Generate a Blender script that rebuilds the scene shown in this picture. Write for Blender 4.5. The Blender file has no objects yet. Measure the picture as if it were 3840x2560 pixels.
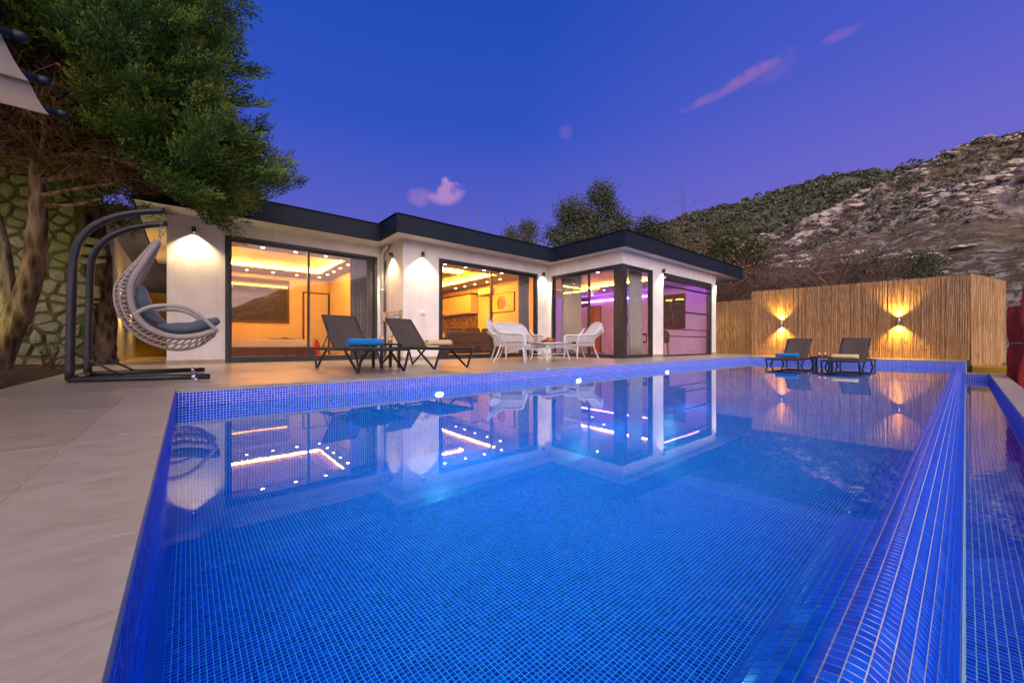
import bpy, bmesh, math, random
import numpy as np
from mathutils import Vector, Matrix
R = math.radians
random.seed(7); np.random.seed(7)
scene = bpy.context.scene
col = scene.collection

# ---------------------------------------------------------------- camera
cam_d = bpy.data.cameras.new('camera')
cam = bpy.data.objects.new('camera', cam_d); col.objects.link(cam)
YAW = R(49.733)                      # view direction, measured from +X (pool length) to +Y (house)
cam.location = (0, 0, 0.42)
cam.rotation_euler = (R(90), 0, YAW - R(90))
cam_d.sensor_width = 36.0
cam_d.lens = 36.0 * 1440.0 / 3840.0
cam_d.shift_y = 7.0 / 3840.0
cam_d.clip_start = 0.02; cam_d.clip_end = 3000
scene.camera = cam

# ---------------------------------------------------------------- world: dusk sky
world = bpy.data.worlds.new('World'); scene.world = world; world.use_nodes = True
wt = world.node_tree; wt.nodes.clear()
def wn(t, **k):
    n = wt.nodes.new(t)
    for a, b in k.items(): setattr(n, a, b)
    return n
def wl(a, b): wt.links.new(a, b)
def wmath(op, a, b=None, c=None, clamp=False):
    n = wn('ShaderNodeMath', operation=op); n.use_clamp = clamp
    for i, v in enumerate((a, b, c)):
        if v is None: continue
        if isinstance(v, (int, float)): n.inputs[i].default_value = v
        else: wl(v, n.inputs[i])
    return n.outputs[0]
def wmix(f, a, b):
    n = wn('ShaderNodeMix', data_type='RGBA')
    for i, v in ((0, f), (6, a), (7, b)):
        if isinstance(v, (int, float)): n.inputs[i].default_value = v
        elif isinstance(v, tuple): n.inputs[i].default_value = (*v, 1)
        else: wl(v, n.inputs[i])
    return n.outputs[2]
def wdot(vec, d):
    n = wn('ShaderNodeVectorMath', operation='DOT_PRODUCT'); wl(vec, n.inputs[0]); n.inputs[1].default_value = d
    return n.outputs['Value']
def wramp(f, stops):
    n = wn('ShaderNodeValToRGB'); e = n.color_ramp.elements
    while len(e) < len(stops): e.new(0.5)
    for q, (p, c) in zip(e, stops): q.position = p; q.color = (*c, 1)
    wl(f, n.inputs[0]); return n.outputs[0]
SUN_EL, SUN_AZ = R(42), R(-124)      # afterglow side of the sky: behind the camera
tc = wn('ShaderNodeTexCoord'); nrm = wn('ShaderNodeVectorMath', operation='NORMALIZE'); wl(tc.outputs['Generated'], nrm.inputs[0])
dirv = nrm.outputs[0]
sep = wn('ShaderNodeSeparateXYZ'); wl(dirv, sep.inputs[0]); dz = sep.outputs[2]
cool = wramp(dz, [(0.0, (0.26, 0.155, 0.48)), (0.14, (0.165, 0.122, 0.47)), (0.30, (0.078, 0.092, 0.45)),
                  (0.48, (0.024, 0.068, 0.43)), (0.70, (0.010, 0.055, 0.37)), (1.0, (0.012, 0.04, 0.28))])
viol = wramp(dz, [(0.0, (0.28, 0.15, 0.50)), (0.30, (0.155, 0.122, 0.49)), (0.55, (0.078, 0.092, 0.49)), (1.0, (0.02, 0.05, 0.36))])
side = wmath('MULTIPLY_ADD', wdot(dirv, (0.95, -0.30, 0.0)), 1.2, -0.42, True)
sky1 = wmix(side, cool, viol)
warm = wramp(dz, [(0.0, (1.9, 1.25, 1.15)), (0.12, (1.6, 1.12, 1.2)), (0.35, (0.95, 0.76, 1.05)), (0.7, (0.22, 0.22, 0.55)), (1.0, (0.012, 0.04, 0.28))])
gl = wn('ShaderNodeMapRange', interpolation_type='SMOOTHSTEP'); wl(wdot(dirv, (math.cos(SUN_AZ), math.sin(SUN_AZ), 0.0)), gl.inputs[0])
gl.inputs[1].default_value = -0.15; gl.inputs[2].default_value = 0.75
sky2 = wmix(gl.outputs[0], sky1, warm)
# pink evening clouds (world-space directions)
def sph(az, el): return (math.cos(R(el)) * math.cos(R(az)), math.cos(R(el)) * math.sin(R(az)), math.sin(R(el)))
def cloud(sky, a, b, width, dens, colr, nscale, seed, soft=1.0):
    A, B = Vector(sph(*a)), Vector(sph(*b))
    mid = ((A + B) / 2).normalized(); u = (B - A); L = u.length / 2; u.normalize(); v = mid.cross(u).normalized()
    nz = wn('ShaderNodeTexNoise'); nz.inputs['Scale'].default_value = nscale; nz.inputs['Detail'].default_value = 6; nz.inputs['Roughness'].default_value = 0.55
    off = wn('ShaderNodeVectorMath', operation='ADD'); wl(dirv, off.inputs[0]); off.inputs[1].default_value = (seed, seed * 2, 0)
    wl(off.outputs[0], nz.inputs[0])
    n = wmath('SUBTRACT', nz.outputs[0], 0.5)
    pu = wmath('DIVIDE', wdot(dirv, tuple(u)), L)
    mu = mid.dot(u)
    pv = wmath('DIVIDE', wdot(dirv, tuple(v)), width)
    pv = wmath('MULTIPLY_ADD', n, 2.4, pv)
    d2 = wmath('ADD', wmath('MULTIPLY', pu, pu), wmath('MULTIPLY', pv, pv))
    f = wmath('SUBTRACT', 1.0, d2)
    f = wmath('MULTIPLY_ADD', n, 2.2, f)
    mr = wn('ShaderNodeMapRange', interpolation_type='SMOOTHSTEP'); wl(f, mr.inputs[0]); mr.inputs[1].default_value = 0.0; mr.inputs[2].default_value = soft
    front = wmath('GREATER_THAN', wdot(dirv, tuple(mid)), 0.5)
    f = wmath('MULTIPLY', wmath('MULTIPLY', mr.outputs[0], dens), front, None, True)
    return wmix(f, sky, colr)
sky3 = cloud(sky2, (65.4, 20.0), (61.2, 20.4), 0.024, 0.75, (0.24, 0.14, 0.43), 22, 1.3)
sky3 = cloud(sky3, (62.6, 20.4), (56.4, 21.5), 0.030, 0.92, (0.36, 0.20, 0.46), 24, 4.1, 0.9)
sky3 = cloud(sky3, (26.2, 28.6), (12.8, 31.6), 0.013, 0.60, (0.28, 0.13, 0.38), 16, 2.2, 1.1)
sky3 = cloud(sky3, (18.0, 29.6), (12.5, 31.4), 0.026, 0.26, (0.22, 0.12, 0.40), 16, 7.2, 1.2)
sky3 = cloud(sky3, (11.2, 31.2), (7.0, 31.6), 0.012, 0.45, (0.25, 0.12, 0.42), 20, 5.2, 1.2)
sky3 = cloud(sky3, (42.8, 28.2), (40.6, 28.5), 0.018, 0.35, (0.20, 0.11, 0.42), 20, 9.2, 1.2)
nish = wn('ShaderNodeTexSky', sky_type='NISHITA'); nish.sun_disc = False
nish.sun_elevation = R(-4.5); nish.sun_rotation = R(90) - SUN_AZ
bg = wn('ShaderNodeBackground'); wl(sky3, bg.inputs[0]); bg.inputs[1].default_value = 1.0
bg2 = wn('ShaderNodeBackground'); wl(nish.outputs[0], bg2.inputs[0]); bg2.inputs[1].default_value = 0.08
addw = wn('ShaderNodeAddShader'); wl(bg.outputs[0], addw.inputs[0]); wl(bg2.outputs[0], addw.inputs[1])
wo = wn('ShaderNodeOutputWorld'); wl(addw.outputs[0], wo.inputs[0])

# ---------------------------------------------------------------- one broad sun (afterglow)
sd = bpy.data.lights.new('sun', 'SUN'); sd.energy = 2.7; sd.angle = R(75); sd.color = (1.0, 0.83, 0.70)
sun = bpy.data.objects.new('sun', sd); col.objects.link(sun)
sun.rotation_euler = (Vector((0, 0, 0)) - Vector((math.cos(SUN_EL) * math.cos(SUN_AZ), math.cos(SUN_EL) * math.sin(SUN_AZ), math.sin(SUN_EL)))).to_track_quat('-Z', 'Y').to_euler()

# ---------------------------------------------------------------- render settings
vs = scene.view_settings
vs.view_transform = 'Standard'; vs.look = 'None'; vs.exposure = 0.32; vs.gamma = 1.0; vs.use_curve_mapping = False
cy = scene.cycles
cy.use_denoising = True
try: cy.denoiser = 'OPENIMAGEDENOISE'
except Exception: pass
cy.sample_clamp_indirect = 3.0
cy.max_bounces = 9; cy.diffuse_bounces = 3; cy.glossy_bounces = 4; cy.transmission_bounces = 7; cy.transparent_max_bounces = 16
cy.caustics_reflective = False; cy.caustics_refractive = True

# ================================================================ helpers
class MB:
    def __init__(s): s.v = []; s.f = []
    def add(s, vs, fs):
        o = len(s.v); s.v += [tuple(p) for p in vs]; s.f += [tuple(i + o for i in q) for q in fs]; return s
    def box(s, x0, y0, z0, x1, y1, z1):
        return s.add([(x0,y0,z0),(x1,y0,z0),(x1,y1,z0),(x0,y1,z0),(x0,y0,z1),(x1,y0,z1),(x1,y1,z1),(x0,y1,z1)],
                     [(0,3,2,1),(4,5,6,7),(0,1,5,4),(1,2,6,5),(2,3,7,6),(3,0,4,7)])
    def obox(s, c, size, M):
        h = Vector(size) / 2; c = Vector(c); vs = []
        for z in (-1, 1):
            for x, y in ((-1,-1),(1,-1),(1,1),(-1,1)): vs.append(c + M @ Vector((x*h.x, y*h.y, z*h.z)))
        return s.add(vs, [(0,3,2,1),(4,5,6,7),(0,1,5,4),(1,2,6,5),(2,3,7,6),(3,0,4,7)])
    def bar(s, a, b, w, h, up=(0,0,1)):
        a, b = Vector(a), Vector(b); d = (b - a); L = d.length; d.normalize(); u = Vector(up)
        sx = d.cross(u)
        if sx.length < 1e-4: sx = d.cross(Vector((1,0,0)))
        sx.normalize(); uz = sx.cross(d)
        M = Matrix((d, sx, uz)).transposed()
        return s.obox((a + b) / 2, (L, w, h), M)
    def tube(s, pts, r, n=8, caps=True, closed=False):
        P = [Vector(p) for p in pts]; m = len(P)
        rr = r if isinstance(r, (list, tuple)) else [r] * m
        T = []
        for i in range(m):
            a = P[(i-1) % m] if (closed or i > 0) else P[i]
            b = P[(i+1) % m] if (closed or i < m-1) else P[i]
            t = (b - a)
            T.append(t.normalized() if t.length > 1e-9 else Vector((0,0,1)))
        ref = Vector((0,0,1)) if abs(T[0].z) < 0.9 else Vector((1,0,0))
        nx = T[0].cross(ref).normalized(); vs = []; fs = []
        for i in range(m):
            nx = (nx - T[i] * nx.dot(T[i]))
            nx = nx.normalized() if nx.length > 1e-6 else T[i].orthogonal().normalized()
            ny = T[i].cross(nx)
            for k in range(n):
                a = 2*math.pi*k/n
                vs.append(P[i] + (nx*math.cos(a) + ny*math.sin(a)) * rr[i])
        for i in range(m if closed else m-1):
            j = (i+1) % m
            for k in range(n):
                k2 = (k+1) % n
                fs.append((i*n+k, i*n+k2, j*n+k2, j*n+k))
        if caps and not closed:
            fs.append(tuple(range(n-1, -1, -1))); fs.append(tuple((m-1)*n + k for k in range(n)))
        return s.add(vs, fs)
    def lathe(s, prof, c=(0,0,0), n=16, cap=True):
        vs = []; fs = []; m = len(prof)
        for (r, z) in prof:
            for k in range(n):
                a = 2*math.pi*k/n; vs.append((c[0]+r*math.cos(a), c[1]+r*math.sin(a), c[2]+z))
        for i in range(m-1):
            for k in range(n):
                k2 = (k+1) % n; fs.append((i*n+k, i*n+k2, (i+1)*n+k2, (i+1)*n+k))
        if cap: fs.append(tuple(range(n-1,-1,-1))); fs.append(tuple((m-1)*n+k for k in range(n)))
        return s.add(vs, fs)
    def prism(s, poly, z0, z1):
        n = len(poly); vs = [(x,y,z0) for x,y in poly] + [(x,y,z1) for x,y in poly]
        fs = [tuple(range(n-1,-1,-1)), tuple(range(n,2*n))] + [(i,(i+1)%n,n+(i+1)%n,n+i) for i in range(n)]
        return s.add(vs, fs)
    def grid(s, fn, nu, nv, closed_u=False):
        vs = [fn(i/(nu if closed_u else nu-1), j/(nv-1)) for i in range(nu) for j in range(nv)]; fs = []
        for i in range(nu if closed_u else nu-1):
            i2 = (i+1) % nu
            for j in range(nv-1): fs.append((i*nv+j, i2*nv+j, i2*nv+j+1, i*nv+j+1))
        return s.add(vs, fs)
    def build(s, name, mat=None, parent=None, smooth=False, bevel=0, world=False, seg=2):
        me = bpy.data.meshes.new(name); me.from_pydata(s.v, [], s.f); me.update()
        return obj(name, me, mat, parent, smooth, bevel, world, seg)
def obj(name, me, mat=None, parent=None, smooth=False, bevel=0, world=False, seg=2):
    o = bpy.data.objects.new(name, me); col.objects.link(o)
    if mat is not None: me.materials.append(mat)
    if smooth:
        me.polygons.foreach_set('use_smooth', [True]*len(me.polygons))
    if parent is not None:
        o.parent = parent
        if world:
            off = Vector((0,0,0)); p = parent
            while p is not None: off += p.location; p = p.parent
            o.location = -off
    if bevel:
        m = o.modifiers.new('bevel', 'BEVEL'); m.width = bevel; m.segments = seg; m.limit_method = 'ANGLE'
    return o
def fast(name, V, Q, mat=None, parent=None, smooth=False):
    V = np.asarray(V, np.float32); Q = np.asarray(Q, np.int32)
    me = bpy.data.meshes.new(name); k = Q.shape[1]
    me.vertices.add(len(V)); me.vertices.foreach_set('co', V.ravel())
    me.loops.add(Q.size); me.loops.foreach_set('vertex_index', Q.ravel())
    me.polygons.add(len(Q)); me.polygons.foreach_set('loop_start', np.arange(0, Q.size, k, dtype=np.int32))
    try: me.polygons.foreach_set('loop_total', np.full(len(Q), k, np.int32))
    except Exception: pass
    me.update(calc_edges=True); me.validate()
    return obj(name, me, mat, parent, smooth)
def tag(o, label=None, cat=None, group=None, kind=None):
    if label: o['label'] = label
    if cat: o['category'] = cat
    if group: o['group'] = group
    if kind: o['kind'] = kind
    return o
def thing(name, label, cat, loc=(0,0,0), rz=0.0, group=None):
    o = bpy.data.objects.new(name, None); col.objects.link(o); o.empty_display_size = 0.1
    o.location = loc; o.rotation_euler = (0,0,rz)
    return tag(o, label, cat, group)
def copy_tree(o, parent=None):
    c = o.copy(); col.objects.link(c); c.parent = parent
    for ch in list(o.children): copy_tree(ch, c)
    return c
def smoothpath(pts, n=6):
    P = [Vector(p) for p in pts]; out = []
    for i in range(len(P)-1):
        p0 = P[i-1] if i > 0 else P[i]*2 - P[i+1]; p1 = P[i]; p2 = P[i+1]; p3 = P[i+2] if i+2 < len(P) else P[i+1]*2 - P[i]
        for k in range(n):
            t = k/n
            out.append(0.5*((2*p1) + (p2-p0)*t + (2*p0-5*p1+4*p2-p3)*t*t + (3*p1-p0-3*p2+p3)*t**3))
    out.append(P[-1]); return out
def lamp(name, kind, loc, energy, color, parent=None, **k):
    l = bpy.data.lights.new(name, kind); l.energy = energy; l.color = color
    for a, b in k.items():
        if a != 'aim': setattr(l, a, b)
    o = bpy.data.objects.new(name, l); col.objects.link(o); o.location = loc
    if 'aim' in k: o.rotation_euler = Vector(k['aim']).to_track_quat('-Z', 'Y').to_euler()
    if parent is not None: o.parent = parent
    return o

# ================================================================ materials
class NT:
    def __init__(s, name):
        s.m = bpy.data.materials.new(name); s.m.use_nodes = True; s.t = s.m.node_tree; s.t.nodes.clear()
        s.out = s.n('ShaderNodeOutputMaterial')
    def n(s, t, **k):
        q = s.t.nodes.new(t)
        for a, b in k.items(): setattr(q, a, b)
        return q
    def l(s, a, b): s.t.links.new(a, b)
    def put(s, inp, v):
        if isinstance(v, (int, float)): inp.default_value = v
        elif isinstance(v, tuple): inp.default_value = (*v, 1) if (len(v) == 3 and len(inp.default_value) == 4) else v
        else: s.l(v, inp)
    def mix(s, f, a, b, blend='MIX'):
        q = s.n('ShaderNodeMix', data_type='RGBA', blend_type=blend)
        s.put(q.inputs[0], f); s.put(q.inputs[6], a); s.put(q.inputs[7], b); return q.outputs[2]
    def math(s, op, a, b=None, c=None, clamp=False):
        q = s.n('ShaderNodeMath', operation=op); q.use_clamp = clamp
        for i, v in enumerate((a, b, c)):
            if v is not None: s.put(q.inputs[i], v)
        return q.outputs[0]
    def coord(s, kind='Object', scale=(1,1,1), rot=(0,0,0), off=None):
        c = s.n('ShaderNodeTexCoord'); m = s.n('ShaderNodeMapping'); s.l(c.outputs[kind], m.inputs[0])
        m.inputs['Scale'].default_value = scale; m.inputs['Rotation'].default_value = rot
        if off is not None: s.l(off, m.inputs['Location'])
        return m.outputs[0]
    def noise(s, vec, scale, detail=4, rough=0.55, dist=0.0):
        q = s.n('ShaderNodeTexNoise'); s.l(vec, q.inputs['Vector'])
        q.inputs['Scale'].default_value = scale; q.inputs['Detail'].default_value = detail; q.inputs['Roughness'].default_value = rough; q.inputs['Distortion'].default_value = dist
        return q.outputs[0]
    def ramp(s, f, stops, interp='LINEAR'):
        q = s.n('ShaderNodeValToRGB'); q.color_ramp.interpolation = interp; e = q.color_ramp.elements
        while len(e) < len(stops): e.new(0.5)
        for a, (p, c) in zip(e, stops): a.position = p; a.color = (*c, 1) if len(c) == 3 else c
        s.l(f, q.inputs[0]); return q.outputs[0]
    def bump(s, h, strength, dist=0.01):
        q = s.n('ShaderNodeBump'); q.inputs['Strength'].default_value = strength; q.inputs['Distance'].default_value = dist
        s.l(h, q.inputs['Height']); return q.outputs[0]
    def pbr(s, colr, rough=0.5, spec=0.5, metal=0.0, normal=None, emit=None, estr=0.0, sheen=0.0, sub=0.0):
        b = s.n('ShaderNodeBsdfPrincipled')
        s.put(b.inputs['Base Color'], colr); s.put(b.inputs['Roughness'], rough); s.put(b.inputs['Metallic'], metal)
        s.put(b.inputs['Specular IOR Level'], spec)
        if normal is not None: s.l(normal, b.inputs['Normal'])
        if emit is not None: s.put(b.inputs['Emission Color'], emit); b.inputs['Emission Strength'].default_value = estr
        if sheen: b.inputs['Sheen Weight'].default_value = sheen
        s.l(b.outputs[0], s.out.inputs[0]); return b
def M_noise(name, c1, c2, scale=8, rough=0.5, spec=0.4, bump=0.0, bscale=None, detail=5, metal=0.0, stretch=(1,1,1), lo=0.35, hi=0.65, sheen=0.0, bdist=0.01, rv=0.0, perobj=False):
    t = NT(name)
    off = None
    if perobj:
        oi = t.n('ShaderNodeObjectInfo'); cx = t.n('ShaderNodeCombineXYZ')
        for i in range(3): t.l(t.math('MULTIPLY', oi.outputs['Random'], 37.0*(i+1)), cx.inputs[i])
        off = cx.outputs[0]
    v = t.coord('Object', stretch, off=off); n = t.noise(v, scale, detail)
    c = t.ramp(n, [(lo, c1), (hi, c2)])
    nm = None
    if bump: nm = t.bump(t.noise(v, bscale or scale*4, 6, 0.6), bump, bdist)
    r = rough
    if rv: r = t.math('MULTIPLY_ADD', n, rv, rough - rv*0.5)
    t.pbr(c, r, spec, metal, nm, sheen=sheen); return t.m
def M_plain(name, c, rough=0.5, spec=0.5, metal=0.0): return M_noise(name, tuple(x*0.9 for x in c), tuple(min(1, x*1.08) for x in c), 6, rough, spec, metal=metal, rv=0.12)
def M_emit(name, c, s):
    t = NT(name); e = t.n('ShaderNodeEmission'); e.inputs[0].default_value = (*c, 1); e.inputs[1].default_value = s; t.l(e.outputs[0], t.out.inputs[0]); return t.m
MT = {}
def M_stucco(name):
    t = NT(name); v = t.coord('Object'); n = t.noise(v, 3, 5); st = t.noise(t.coord('Object', (5,5,0.35)), 1.6, 6, 0.65); g = t.noise(v, 55, 6, 0.6)
    c = t.ramp(n, [(0.35,(0.72,0.69,0.66)),(0.65,(0.81,0.78,0.75))])
    c = t.mix(t.math('MULTIPLY', t.ramp(st, [(0.52,(0,0,0)),(0.72,(1,1,1))]), 0.22), c, (0.50,0.46,0.41))
    t.pbr(c, 0.85, 0.2, 0, t.bump(t.math('ADD', g, t.math('MULTIPLY', t.noise(v, 20, 4), 0.5)), 0.5, 0.008)); return t.m
MT['stucco'] = M_stucco('stucco')
MT['soffit'] = M_noise('soffit', (0.68,0.66,0.64), (0.74,0.72,0.70), 2, 0.8, 0.2, bump=0.05, bscale=60)
MT['fascia'] = M_noise('fascia_metal', (0.0075,0.0135,0.025), (0.010,0.017,0.030), 1.2, 0.5, 0.25, rv=0.1)
MT['frame'] = M_noise('anthracite_frame', (0.022,0.025,0.032), (0.032,0.036,0.044), 4, 0.4, 0.5, rv=0.15)
MT['black'] = M_noise('black_metal', (0.010,0.013,0.018), (0.018,0.022,0.028), 9, 0.42, 0.5, rv=0.2)
MT['chrome'] = M_plain('brushed_metal', (0.55,0.55,0.56), 0.28, 0.5, 1.0)
MT['bronze'] = M_plain('bronze_lamp', (0.06,0.045,0.03), 0.45, 0.5, 0.6)
MT['sling'] = M_noise('sling_fabric', (0.055,0.043,0.036), (0.085,0.068,0.058), 260, 0.75, 0.25, bump=0.3, bscale=420, bdist=0.002)
MT['blue_towel'] = M_noise('blue_towel', (0.0,0.13,0.42), (0.005,0.21,0.58), 45, 0.95, 0.1, bump=0.9, bscale=260, sheen=0.3, bdist=0.004)
MT['yellow_towel'] = M_noise('yellow_towel', (0.55,0.42,0.20), (0.68,0.55,0.30), 45, 0.95, 0.1, bump=0.9, bscale=260, sheen=0.3, bdist=0.004)
MT['wicker'] = M_noise('white_wicker', (0.52,0.52,0.54), (0.66,0.66,0.68), 60, 0.55, 0.35, bump=0.7, bscale=150, bdist=0.004)
MT['rope'] = M_noise('rope_wicker', (0.40,0.36,0.33), (0.52,0.48,0.45), 60, 0.7, 0.25, bump=0.8, bscale=140, bdist=0.004)
MT['cushion'] = M_noise('grey_blue_cushion', (0.085,0.12,0.15), (0.125,0.165,0.20), 90, 0.9, 0.15, bump=0.3, bscale=380, sheen=0.2, bdist=0.002)
MT['dark_cushion'] = M_noise('dark_cushion', (0.035,0.04,0.045), (0.055,0.06,0.068), 40, 0.9, 0.15)
MT['wall_in'] = M_noise('interior_paint', (0.76,0.62,0.42), (0.80,0.66,0.46), 2, 0.8, 0.2)
MT['ceil_in'] = M_noise('interior_ceiling', (0.78,0.74,0.68), (0.80,0.76,0.70), 2, 0.8, 0.2)
MT['lilac_in'] = M_noise('lilac_paint', (0.60,0.50,0.64), (0.66,0.56,0.70), 2, 0.75, 0.2)
MT['floor_in'] = M_noise('interior_floor', (0.42,0.34,0.26), (0.50,0.42,0.33), 3, 0.25, 0.5)
MT['wood_dark'] = M_noise('dark_wood', (0.055,0.028,0.016), (0.10,0.05,0.028), 4, 0.4, 0.4, stretch=(12,12,1))
MT['lit_orange'] = M_noise('lit_room_orange', (0.42,0.17,0.05), (0.55,0.25,0.08), 4, 0.4, 0.4, stretch=(12,12,1))  # glow of the lamplit room behind the doorways put into the colour
MT['cream'] = M_noise('cream_lacquer', (0.66,0.58,0.44), (0.70,0.62,0.48), 3, 0.35, 0.4)
MT['curtain'] = M_noise('curtain_fabric', (0.42,0.39,0.36), (0.52,0.49,0.45), 30, 0.9, 0.1)
MT['curtain_dark'] = M_noise('dark_curtain_fabric', (0.16,0.15,0.16), (0.24,0.22,0.23), 30, 0.9, 0.1)
MT['sofa'] = M_noise('brown_sofa', (0.075,0.045,0.03), (0.11,0.07,0.05), 30, 0.85, 0.15, bump=0.3, bscale=200)
MT['linen'] = M_noise('white_linen', (0.70,0.66,0.60), (0.78,0.74,0.68), 20, 0.9, 0.1, bump=0.3, bscale=60)
MT['juice'] = M_noise('orange_juice', (0.85,0.38,0.02), (0.95,0.48,0.04), 20, 0.25, 0.5)
MT['red_paint'] = M_plain('red_paint', (0.5,0.02,0.012), 0.35)
MT['red_canvas'] = M_noise('red_canvas', (0.22,0.022,0.014), (0.32,0.035,0.022), 7, 0.7, 0.3, bump=0.4, bscale=30, bdist=0.01)
MT['white_plastic'] = M_plain('white_plastic', (0.72,0.70,0.70), 0.4)
MT['grey_paint'] = M_plain('grey_paint', (0.07,0.08,0.11), 0.5)
MT['yellow_paint'] = M_noise('yellow_paint', (0.30,0.18,0.012), (0.38,0.23,0.02), 5, 0.7, 0.3, bump=0.3)
def M_canvas(name, c):
    t = NT(name); n = t.noise(t.coord('Object'), 3, 5); cc = t.ramp(n, [(0.3, tuple(x*0.9 for x in c)), (0.7, c)])
    d = t.n('ShaderNodeBsdfDiffuse'); tr = t.n('ShaderNodeBsdfTranslucent'); t.l(cc, d.inputs[0]); t.l(cc, tr.inputs[0])
    m = t.n('ShaderNodeMixShader'); m.inputs[0].default_value = 0.72; t.l(d.outputs[0], m.inputs[1]); t.l(tr.outputs[0], m.inputs[2]); t.l(m.outputs[0], t.out.inputs[0]); return t.m
MT['awning'] = M_canvas('awning_canvas', (0.90,0.80,0.68))
MT['joint'] = M_noise('stone_joint', (0.17,0.14,0.115), (0.22,0.18,0.15), 9, 0.9, 0.2)
MT['soil'] = M_noise('soil', (0.03,0.02,0.012), (0.075,0.05,0.03), 16, 0.95, 0.1, bump=1.0, bscale=30, bdist=0.03)
MT['ground'] = M_noise('dry_ground', (0.06,0.045,0.03), (0.12,0.09,0.06), 1.2, 0.95, 0.1, bump=0.8, bscale=6, bdist=0.05)
MT['blue_stripe'] = M_noise('pale_blue_towel', (0.42,0.52,0.68), (0.62,0.68,0.80), 14, 0.95, 0.1, stretch=(1,14,1))
MT['light_wood'] = M_noise('light_wood', (0.40,0.27,0.16), (0.52,0.38,0.25), 5, 0.55, 0.3, stretch=(1,8,8))
MT['lamp_glow'] = M_emit('lamp_glow', (1.0, 0.80, 0.48), 14.0)
MT['down_glow'] = M_emit('downlight_glow', (1.0, 0.72, 0.36), 60.0)
MT['cove_soft'] = M_emit('cove_led_soft', (1.0, 0.34, 0.025), 120.0)
MT['cove'] = M_emit('cove_led', (1.0, 0.335, 0.02), 190.0)
MT['cove_hot'] = M_emit('cove_led_bright', (1.0, 0.345, 0.024), 210.0)
MT['violet_led'] = M_emit('violet_led', (0.42, 0.10, 1.0), 46.0)
MT['pool_glow'] = M_emit('pool_light', (0.62, 0.88, 1.0), 1100.0)
MT['ledge_glow'] = M_emit('ledge_led', (1.0, 0.55, 0.12), 10.0)
# ---- special materials
def M_tile(name, spec=0.5, rough=0.16, calm=0.0):
    t = NT(name); g = t.n('ShaderNodeNewGeometry')
    c = t.ramp(g.outputs['Random Per Island'], [(0.0,(0.0018,0.036,0.46)), (0.35,(0.0025,0.058,0.66)), (0.7,(0.0035,0.085,0.78)), (0.92,(0.0045,0.125,0.86)), (1.0,(0.007,0.18,0.88))])
    v = t.coord('Object'); n = t.noise(v, 1.3, 3)
    c2 = t.mix(t.math('MULTIPLY', n, 0.35), c, (0.003,0.078,0.76))
    if calm: c2 = t.mix(calm, c2, (0.0028,0.078,0.66))
    nm = t.bump(t.noise(v, 70, 3), 0.06, 0.004)
    t.pbr(c2, rough, spec, 0.0, nm); return t.m
MT['tile'] = M_tile('blue_mosaic')
MT['tile_edge'] = M_tile('blue_mosaic_edge', 0.5, 0.2, 0.6)
MT['tile_wet'] = M_tile('blue_mosaic_underwater', 0.04, 0.4)
def M_tile_obj(name):
    t = NT(name); g = t.n('ShaderNodeObjectInfo')
    c = t.ramp(g.outputs['Random'], [(0.0,(0.002,0.055,0.52)), (0.4,(0.0025,0.072,0.62)), (0.8,(0.0035,0.09,0.70)), (1.0,(0.005,0.12,0.76))])
    t.pbr(c, 0.16, 0.5); return t.m
MT['tile_obj'] = M_tile_obj('blue_mosaic_piece')
MT['grout'] = M_noise('grout', (0.70,0.70,0.73), (0.82,0.82,0.85), 9, 0.85, 0.2, bump=0.3, bscale=120, bdist=0.002)
def M_water(name, tint, bump, bs):
    t = NT(name); v = t.coord('Object')
    h = t.math('ADD', t.noise(v, bs, 2, 0.4), t.math('MULTIPLY', t.noise(v, bs*3.3, 2, 0.4), 0.35))
    nm = t.bump(h, bump, 0.02)
    lw = t.n('ShaderNodeLayerWeight'); lw.inputs[0].default_value = 0.5
    f = t.math('MULTIPLY_ADD', t.math('POWER', lw.outputs['Facing'], 5.0), 0.98, 0.02, True)
    tr = t.n('ShaderNodeBsdfTransparent'); tr.inputs[0].default_value = (*tint, 1)
    gs = t.n('ShaderNodeBsdfGlossy'); gs.inputs['Roughness'].default_value = 0.012; gs.inputs['Color'].default_value = (1,1,1,1)
    for q in (lw, gs): t.l(nm, q.inputs['Normal'])
    mx = t.n('ShaderNodeMixShader'); t.l(f, mx.inputs[0]); t.l(tr.outputs[0], mx.inputs[1]); t.l(gs.outputs[0], mx.inputs[2])
    t.l(mx.outputs[0], t.out.inputs[0]); return t.m
MT['water'] = M_water('pool_water', (0.22,0.91,1.0), 0.014, 1.6)
MT['trough_water'] = M_water('trough_water', (0.45,0.90,1.0), 0.06, 5.0)
def M_glass(name, tint=(0.94,0.95,0.95), f0=0.05):
    t = NT(name); lw = t.n('ShaderNodeLayerWeight'); lw.inputs[0].default_value = 0.5
    f = t.math('MULTIPLY_ADD', t.math('POWER', lw.outputs['Facing'], 5.0), 1.0 - f0, f0, True)
    tr = t.n('ShaderNodeBsdfTransparent'); tr.inputs[0].default_value = (*tint, 1)
    gs = t.n('ShaderNodeBsdfGlossy'); gs.inputs['Roughness'].default_value = 0.0; gs.inputs['Color'].default_value = (1,1,1,1)
    mx = t.n('ShaderNodeMixShader'); t.l(f, mx.inputs[0]); t.l(tr.outputs[0], mx.inputs[1]); t.l(gs.outputs[0], mx.inputs[2])
    t.l(mx.outputs[0], t.out.inputs[0]); return t.m
MT['glass'] = M_glass('window_glass')
MT['tumbler'] = M_glass('tumbler_glass', (0.93,0.93,0.93), 0.06)
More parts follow.
